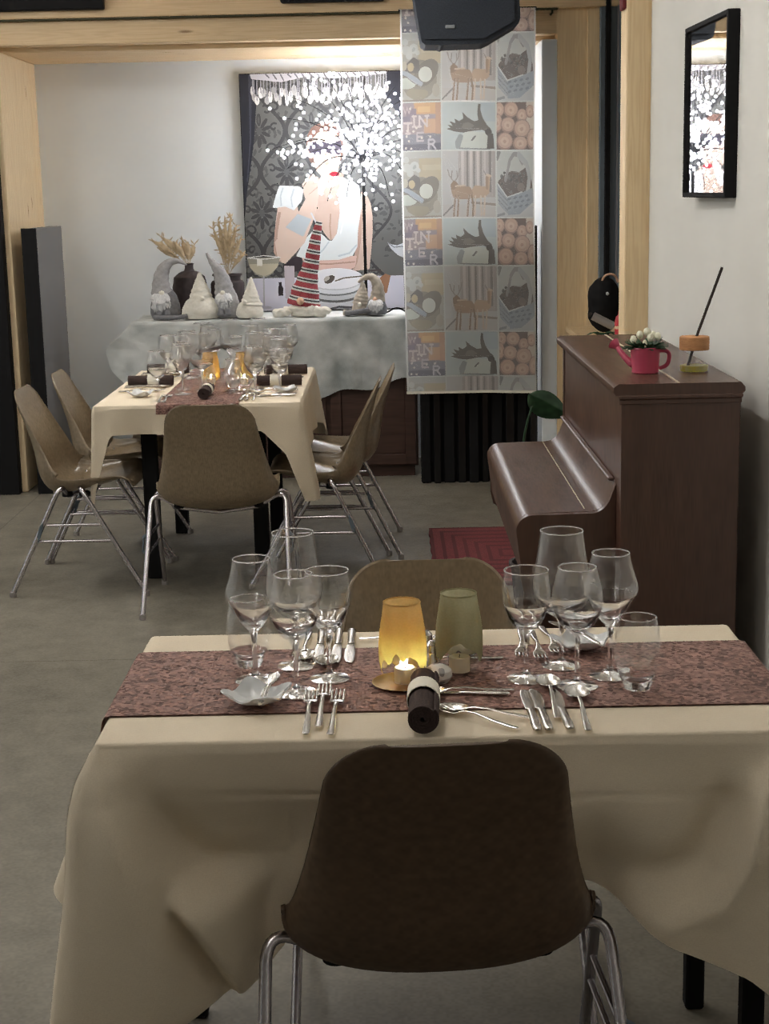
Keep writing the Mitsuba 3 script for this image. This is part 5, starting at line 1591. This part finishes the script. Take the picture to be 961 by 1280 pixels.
gnome("grey gnome with a tall hat curling to the left, third from the left", -0.893, 8.70, (0.076, 0.07, 0.165), [(-0.900, 8.695, 1.030), (-0.906, 8.695, 1.085), (-0.922, 8.695, 1.14), (-0.950, 8.695, 1.185), (-0.972, 8.695, 1.215), (-0.990, 8.69, 1.252)],
      [0.057, 0.050, 0.042, 0.033, 0.023, 0.014, 0.006], "mat_felt_grey", "mat_felt_grey", nose=(-0.905, 1.036, 0.014, 8.637, "mat_plush"), beard_spec=(-0.900, 8.640, 1.030, 0.945, 0.042, 2),
      legs=[[(-0.915, 8.64, 0.94), (-0.917, 8.615, 0.935), (-0.918, 8.606, 0.913)], [(-0.880, 8.64, 0.94), (-0.878, 8.615, 0.935), (-0.877, 8.606, 0.913)]])
gnome("small cream plush gnome with a pointed hat, left of the red striped one", -0.762, 8.66, (0.077, 0.07, 0.095), [(-0.755, 8.66, 0.962), (-0.752, 8.66, 1.02), (-0.750, 8.66, 1.07), (-0.748, 8.66, 1.118)], [0.060, 0.048, 0.034, 0.020, 0.005], "mat_plush", "mat_plush",
      nose=(-0.785, 0.985, 0.015, 8.602, "mat_plush"), brim=(0.054, 0.012, 0.006))
k = gnome("gnome with a tall red striped leaning hat and a wide white beard", -0.455, 8.70, (0.090, 0.07, 0.09), [(-0.466, 8.70, 0.955), (-0.454, 8.70, 1.03), (-0.434, 8.70, 1.12), (-0.408, 8.70, 1.22), (-0.388, 8.70, 1.32), (-0.366, 8.70, 1.408)],
          [0.092, 0.080, 0.060, 0.047, 0.040, 0.033, 0.026, 0.017], "mat_plaid", "mat_plush", nose=(-0.478, 0.985, 0.021, 8.598))
r_ = np.random.default_rng(17)
tufts = []
for i in range(26):
    u = r_.uniform(-1, 1)
    tufts.append(blob(r_.uniform(0.022, 0.038), r_.uniform(0.018, 0.026), r_.uniform(0.018, 0.028), -0.468 + 0.145 * u, 8.635 + r_.uniform(-0.012, 0.012), 0.917 + 0.042 * (1 - u * u) * r_.random(), 2, 0.010, 40, i))
put(k + "__beard", cat(*tufts), "mat_plush", smooth=60)
k = gnome("beige felt gnome at the right, hat bent over to the left", -0.062, 8.66, (0.058, 0.055, 0.10), [(-0.058, 8.66, 0.975), (-0.052, 8.66, 1.03), (-0.060, 8.66, 1.075), (-0.090, 8.66, 1.105), (-0.130, 8.66, 1.098), (-0.160, 8.66, 1.075)],
          [0.044, 0.038, 0.032, 0.026, 0.020, 0.013, 0.006], "mat_beige_felt", "mat_felt_dark", nose=(-0.070, 0.985, 0.012, 8.612, "mat_nose"), beard_spec=(-0.066, 8.615, 0.978, 0.915, 0.035, 3),
          legs=[[(-0.09, 8.625, 0.925), (-0.15, 8.61, 0.922), (-0.20, 8.60, 0.914), (-0.235, 8.60, 0.914)]])
gnome("beige felt gnome with an upright cone hat, behind the rightmost gnome", -0.150, 8.71, (0.050, 0.05, 0.085), [(-0.148, 8.71, 0.955), (-0.142, 8.71, 1.00), (-0.136, 8.71, 1.05), (-0.140, 8.71, 1.085)], [0.048, 0.040, 0.028, 0.016, 0.006], "mat_beige_felt", "mat_beige_felt",
      nose=(-0.155, 0.955, 0.012, 8.664, "mat_plush"), legs=[[(-0.17, 8.655, 0.915), (-0.21, 8.63, 0.914), (-0.245, 8.62, 0.916)]])

# ------------------------------------------------------------------ vases with dried grasses behind the gnomes
k = thing("vase", "dark round-shouldered jug behind the left gnomes, holding a fan of dried grass", "vase")
put(k + "__body", lathe([(0, 0), (0.07, 0), (0.094, 0.04), (0.098, 0.16), (0.088, 0.215), (0.055, 0.242), (0.030, 0.250), (0.024, 0.262), (0.024, 0.285), (0.030, 0.292), (0.022, 0.292), (0.018, 0.26), (0, 0.25)], 36, -1.120, 8.93, GZ), "mat_pottery", smooth=40)
k2 = thing("vase", "dark square-shouldered vase behind the tall grey gnome, holding tall dried flowers", "vase")
put(k2 + "__body", lathe([(0, 0), (0.085, 0), (0.095, 0.02), (0.095, 0.175), (0.088, 0.190), (0.075, 0.194), (0.075, 0.215), (0.085, 0.219), (0.085, 0.228), (0.060, 0.228), (0.060, 0.2), (0, 0.19)], 36, -0.905, 8.92, GZ), "mat_pottery", smooth=40)


def plume(label, base, tips, mat, w, fluff):
    k = thing("dried_grass", label, "dried grass")
    for i, tp in enumerate(tips):
        b, t_ = np.array(base), np.array(tp)
        mid = (b + t_) / 2 + [0.15 * (t_[0] - b[0]) * -0.3, 0, 0.01]
        p = spline([tuple(b), tuple(mid), tuple(t_)], 16)
        prof = np.concatenate([np.full(5, 0.0016), np.linspace(0.003, w, 6), np.linspace(w, 0.002, 5)])
        ms = [loft(p, prof, prof * 0.5, 8, up=(0, 1, 0.1))]
        r_ = np.random.default_rng(100 + i + int(fluff * 1000))
        for _ in range(fluff):
            s = r_.uniform(0.35, 1.0)
            q = np.array([np.interp(s * 15, np.arange(16), p[:, j]) for j in range(3)])
            d = np.array([r_.normal(0, 1), r_.normal(0, 0.5), abs(r_.normal(0.6, 0.5))])
            d = d / np.linalg.norm(d) * r_.uniform(0.02, 0.045)
            ms.append(loft([q, q + d * 0.6, q + d], [0.0012, 0.0042, 0.0006], 0.0012, 5, up=(0, 1, 0.1)))
        put(k + "__stalk", cat(*ms), mat, smooth=40)
    return k


plume("fan of pale dried grass rising from the round dark jug", (-1.120, 8.93, 1.16), [(-1.33, 8.92, 1.325), (-1.275, 8.93, 1.345), (-1.235, 8.94, 1.325), (-1.20, 8.92, 1.315), (-1.155, 8.95, 1.325), (-1.12, 8.93, 1.31), (-1.085, 8.94, 1.295), (-1.30, 8.95, 1.28)], "mat_straw", 0.017, 12)
plume("tall tan dried flowers rising from the square dark vase", (-0.905, 8.92, 1.10), [(-0.975, 8.92, 1.39), (-0.945, 8.93, 1.43), (-0.905, 8.92, 1.45), (-0.87, 8.92, 1.455), (-0.84, 8.93, 1.40), (-0.93, 8.94, 1.32), (-0.86, 8.91, 1.33), (-0.81, 8.92, 1.34), (-0.80, 8.93, 1.24)], "mat_straw_tan", 0.012, 26)

# ------------------------------------------------------------------ mirror on the right wall
k = thing("mirror", "square mirror in a thin black frame on the right wall", "mirror")
MY0, MY1, MZ0, MZ1, MX = 4.22, 4.745, 1.530, 2.012, 0.897
for a, b, c, d in ((MY0, MY0 + 0.014, MZ0, MZ1), (MY1 - 0.014, MY1, MZ0, MZ1), (MY0, MY1, MZ0, MZ0 + 0.014), (MY0, MY1, MZ1 - 0.014, MZ1)):
    put(k + "__frame_bar", cbox(MX, 0.930, a, b, c, d, 0.002), "mat_black")
put(k + "__glass", grid(np.array([[[0.906, MY0 + 0.01, MZ0 + 0.01], [0.906, MY0 + 0.01, MZ1 - 0.01]], [[0.906, MY1 - 0.01, MZ0 + 0.01], [0.906, MY1 - 0.01, MZ1 - 0.01]]])), "mat_mirror", smooth=False)
put(k + "__backing", cbox(0.912, 0.929, MY0 + 0.01, MY1 - 0.01, MZ0 + 0.01, MZ1 - 0.01, 0), "mat_black")
move(k, T().translate([0.93, MY0, 0]).rotate([0, 0, 1], 1.4).translate([-0.93, -MY0, 0]))
single("alarm_box", "small dark red box at the top of the pine post right of the window", "box", cbox(0.832, 0.846, 5.625, 5.70, 2.165, 2.26, 0.004), "mat_rug")

# ------------------------------------------------------------------ on the piano
PZ = 1.1005
k = thing("watering_can_planter", "small pink-red watering can planter on the piano", "planter")
wx, wy = 0.652, 3.965
put(k + "__can", lathe([(0, 0), (0.0325, 0), (0.0345, 0.003), (0.0335, 0.006), (0.0375, 0.058), (0.039, 0.062), (0.0375, 0.066), (0.0355, 0.064), (0.034, 0.05), (0, 0.05)], 36, wx, wy, PZ), "mat_pot_red", smooth=40)
put(k + "__spout", cat(tube(spline([(wx - 0.030, wy + 0.010, PZ + 0.020), (wx - 0.050, wy + 0.026, PZ + 0.040), (wx - 0.066, wy + 0.044, PZ + 0.064)], 10), np.linspace(0.010, 0.006, 10), 10), loft([(wx - 0.064, wy + 0.042, PZ + 0.062), (wx - 0.074, wy + 0.052, PZ + 0.072)], [0.007, 0.016], [0.007, 0.016], 14)), "mat_pot_red", smooth=50)
put(k + "__handle", loft(spline([(wx + 0.036, wy - 0.006, PZ + 0.056), (wx + 0.054, wy - 0.01, PZ + 0.054), (wx + 0.058, wy - 0.012, PZ + 0.034), (wx + 0.050, wy - 0.010, PZ + 0.018), (wx + 0.034, wy - 0.006, PZ + 0.012)], 18), 0.005, 0.0018, 8, up=(0.2, 1, 0)), "mat_pot_red", smooth=50)
k = thing("potted_flower", "white rosebuds with green leaves growing from the watering can planter", "plant")
r_ = np.random.default_rng(3)
ms = []
for i in range(90):
    a, e = r_.uniform(0, 2 * PI), r_.uniform(0.15, 1.2)
    L = r_.uniform(0.03, 0.052)
    b = np.array([wx + 0.018 * math.cos(a), wy + 0.018 * math.sin(a), PZ + 0.056])
    d = np.array([math.cos(a) * math.cos(e), math.sin(a) * math.cos(e), 0.75 * math.sin(e)]) * L
    ms.append(loft([b, b + d * 0.5 + [0, 0, 0.004], b + d], [0.002, 0.0065, 0.0006], 0.0009, 6))
put(k + "__foliage", cat(*ms), "mat_leaf", smooth=40)
labels[k + "__foliage"] = {"kind": "stuff", "label": "dense small green leaves"}
for dx, dy, dz, s in ((-0.032, -0.008, 0.088, 1.0), (-0.014, 0.004, 0.098, 1.1), (0.004, 0.0, 0.106, 1.15), (0.010, -0.014, 0.092, 1.05), (0.030, -0.004, 0.094, 1.0), (-0.006, -0.026, 0.078, 0.7), (0.022, 0.014, 0.096, 0.9)):
    bud = lathe([(0, 0), (0.005 * s, 0.001), (0.0085 * s, 0.007), (0.0082 * s, 0.012), (0.0058 * s, 0.018), (0.002, 0.020), (0, 0.020)], 14, wx + dx, wy + dy, PZ + dz - 0.012)
    put(k + "__flower_bud", bud, "mat_bud", smooth=50)

k = thing("reed_diffuser", "glass reed diffuser with a wooden lid and one dark stick on the piano", "diffuser")
dx, dy = 0.776, 3.965
put(k + "__jar", lathe([(0, 0.0005), (0.034, 0.0005), (0.0365, 0.003), (0.0365, 0.058)], 40, dx, dy, PZ), "mat_glass_thin", smooth=30)
put(k + "__oil", lathe([(0, 0.003), (0.0345, 0.003), (0.0345, 0.017), (0, 0.017)], 36, dx, dy, PZ), "mat_oil", smooth=30)
put(k + "__lid", lathe([(0, 0.056), (0.036, 0.056), (0.0375, 0.058), (0.0375, 0.088), (0.036, 0.090), (0, 0.090)], 40, dx, dy, PZ), "mat_cork", smooth=30)
put(k + "__stick", tube([(dx - 0.018, dy, PZ + 0.006), (dx + 0.006, dy, PZ + 0.092), (dx + 0.064, dy - 0.01, PZ + 0.262)], 0.0036, 10), "mat_reed", smooth=True)

# ------------------------------------------------------------------ plant behind the piano
k = thing("leafy_plant", "dark green leaf on a thin stem showing behind the far end of the piano", "plant")
lx = np.linspace(-1, 1, 15)
rows = []
for s in np.linspace(0, 1, 22):
    w = 0.064 * (math.sin(PI * min(1, s ** 0.75)) ** 0.8) + 0.0005
    cx, cz = 0.475 + 0.140 * s, 0.868 - 0.066 * s
    rows.append([(cx + 0.35 * w * a, 5.30 + 0.02 * s + 0.02 * abs(a), cz + w * a * 0.62 + 0.010 * (1 - abs(a)) - 0.01 * s) for a in lx])
put(k + "__leaf", thick(np.array(rows), 0.0022), "mat_leaf", smooth=50)
put(k + "__stem", tube(spline([(0.50, 5.32, 0.862), (0.478, 5.32, 0.80), (0.458, 5.33, 0.70), (0.46, 5.35, 0.5), (0.50, 5.36, 0.24)], 16), 0.0042, 8), "mat_leaf", smooth=True)
rows2 = [[(0.60 + 0.10 * s + 0.05 * a * math.sin(PI * s) * 0.3, 5.42 + 0.12 * s, 0.62 - 0.05 * s + 0.06 * a * math.sin(PI * s)) for a in lx] for s in np.linspace(0.001, 0.999, 16)]
put(k + "__leaf", thick(np.array(rows2), 0.0022), "mat_leaf", smooth=50)
put(k + "__stem", tube(spline([(0.60, 5.42, 0.62), (0.56, 5.40, 0.5), (0.52, 5.37, 0.24)], 12), 0.004, 8), "mat_leaf", smooth=True)
put(k + "__soil", lathe([(0, 0.25), (0.098, 0.25), (0.098, 0.24), (0, 0.24)], 30, 0.52, 5.36, 0), "mat_pottery", smooth=30)
single("flower_pot", "dark flower pot on the floor behind the piano", "pot", lathe([(0, 0), (0.075, 0), (0.08, 0.01), (0.105, 0.26), (0.112, 0.262), (0.112, 0.275), (0.10, 0.275), (0.098, 0.24), (0, 0.24)], 36, 0.52, 5.36, 0), "mat_pottery", smooth=35)

# ------------------------------------------------------------------ on the window ledge
struct("trim_7", cbox(0.94, 1.22, 5.75, 8.30, 0.815, 0.842, 0.003), "mat_pine_x", label="pine window ledge behind the piano")
k = thing("bag", "black bag with a pale button on the window ledge behind the piano", "bag")
put(k + "__body", blob(0.085, 0.06, 0.135, 1.075, 7.80, 0.985, 4, 0.018, 9, 4), "mat_black", smooth=True)
put(k + "__strap", tube(spline([(1.06, 7.78, 1.10), (1.075, 7.76, 1.135), (1.11, 7.76, 1.14), (1.14, 7.78, 1.10)], 14), 0.006, 8), "mat_nose", smooth=True, label="pinkish strap")
put(k + "__button", blob(0.008, 0.005, 0.009, 1.082, 7.735, 1.048, 2), "mat_porcelain", smooth=True, label="pale button")
k = thing("folded_umbrella", "short grey folded umbrella leaning in front of the black bag", "umbrella")
put(k + "__canopy", tube([(0.995, 7.62, 0.950), (1.095, 7.60, 0.898)], 0.021, 14), "mat_grey_tube", smooth=40)
put(k + "__tip", tube([(0.989, 7.622, 0.954), (0.977, 7.625, 0.960)], 0.012, 12), "mat_reed", smooth=40)
k = thing("bottle", "red bottle with a pale band on the window ledge, beside the pine post", "bottle")
put(k + "__body", lathe([(0, 0), (0.026, 0), (0.028, 0.004), (0.028, 0.12), (0.022, 0.14), (0.012, 0.15), (0.012, 0.165), (0, 0.166)], 28, 1.062, 7.15, 0.842), "mat_red_plastic", smooth=40)
put(k + "__band", lathe([(0.0284, 0.085), (0.0288, 0.086), (0.0288, 0.098), (0.0284, 0.099)], 28, 1.062, 7.15, 0.842), "mat_cream_label", smooth=40)
k = thing("small_plant", "low dark green leaves on the window ledge beside the piano top", "plant")
for a, L in ((200, 0.09), (150, 0.07), (20, 0.08), (330, 0.07), (260, 0.06)):
    c, s = math.cos(math.radians(a)), math.sin(math.radians(a))
    put(k + "__leaf", loft(spline([(1.02, 7.45, 0.85), (1.02 + c * L * 0.5, 7.45 + s * L * 0.5, 0.885), (1.02 + c * L, 7.45 + s * L, 0.872)], 10), [0.002, 0.010, 0.018, 0.022, 0.024, 0.022, 0.018, 0.012, 0.006, 0.001], 0.0015, 8), "mat_leaf", smooth=40)
put(k + "__pot", lathe([(0, 0), (0.022, 0), (0.028, 0.02), (0.025, 0.02), (0, 0.016)], 24, 1.02, 7.45, 0.842), "mat_pottery", smooth=40)

# ------------------------------------------------------------------ groups of repeats
GROUPS = {"dining_chair": "shell chairs with chrome legs", "dining_table": "dining tables", "tablecloth": "beige tablecloths", "table_runner": "brown sequin runners", "fork": "forks on the {}", "knife": "knives on the {}", "spoon": "spoons on the {}", "butter_knife": "butter knives on the dishes",
          "leaf_dish": "white leaf-shaped dishes", "wine_glass": "wine glasses on the {}", "tumbler": "tumblers on the {}", "candle_holder": "frosted candle holders", "candle": "small candles in the holders", "napkin_roll": "rolled dark napkins with paper bands",
          "shaker": "shakers on the front table", "gnome": "gnome figures on the sideboard", "vase": "dark vases on the sideboard", "dried_grass": "dried grasses in the vases", "ceiling_heater": "black panels on the beam"}
for k, d in labels.items():
    base = k.rstrip("0123456789").rstrip("_")
    if "category" in d and base in GROUPS:
        d["group"] = GROUPS[base].format("far table" if "far table" in d["label"] else "front table")
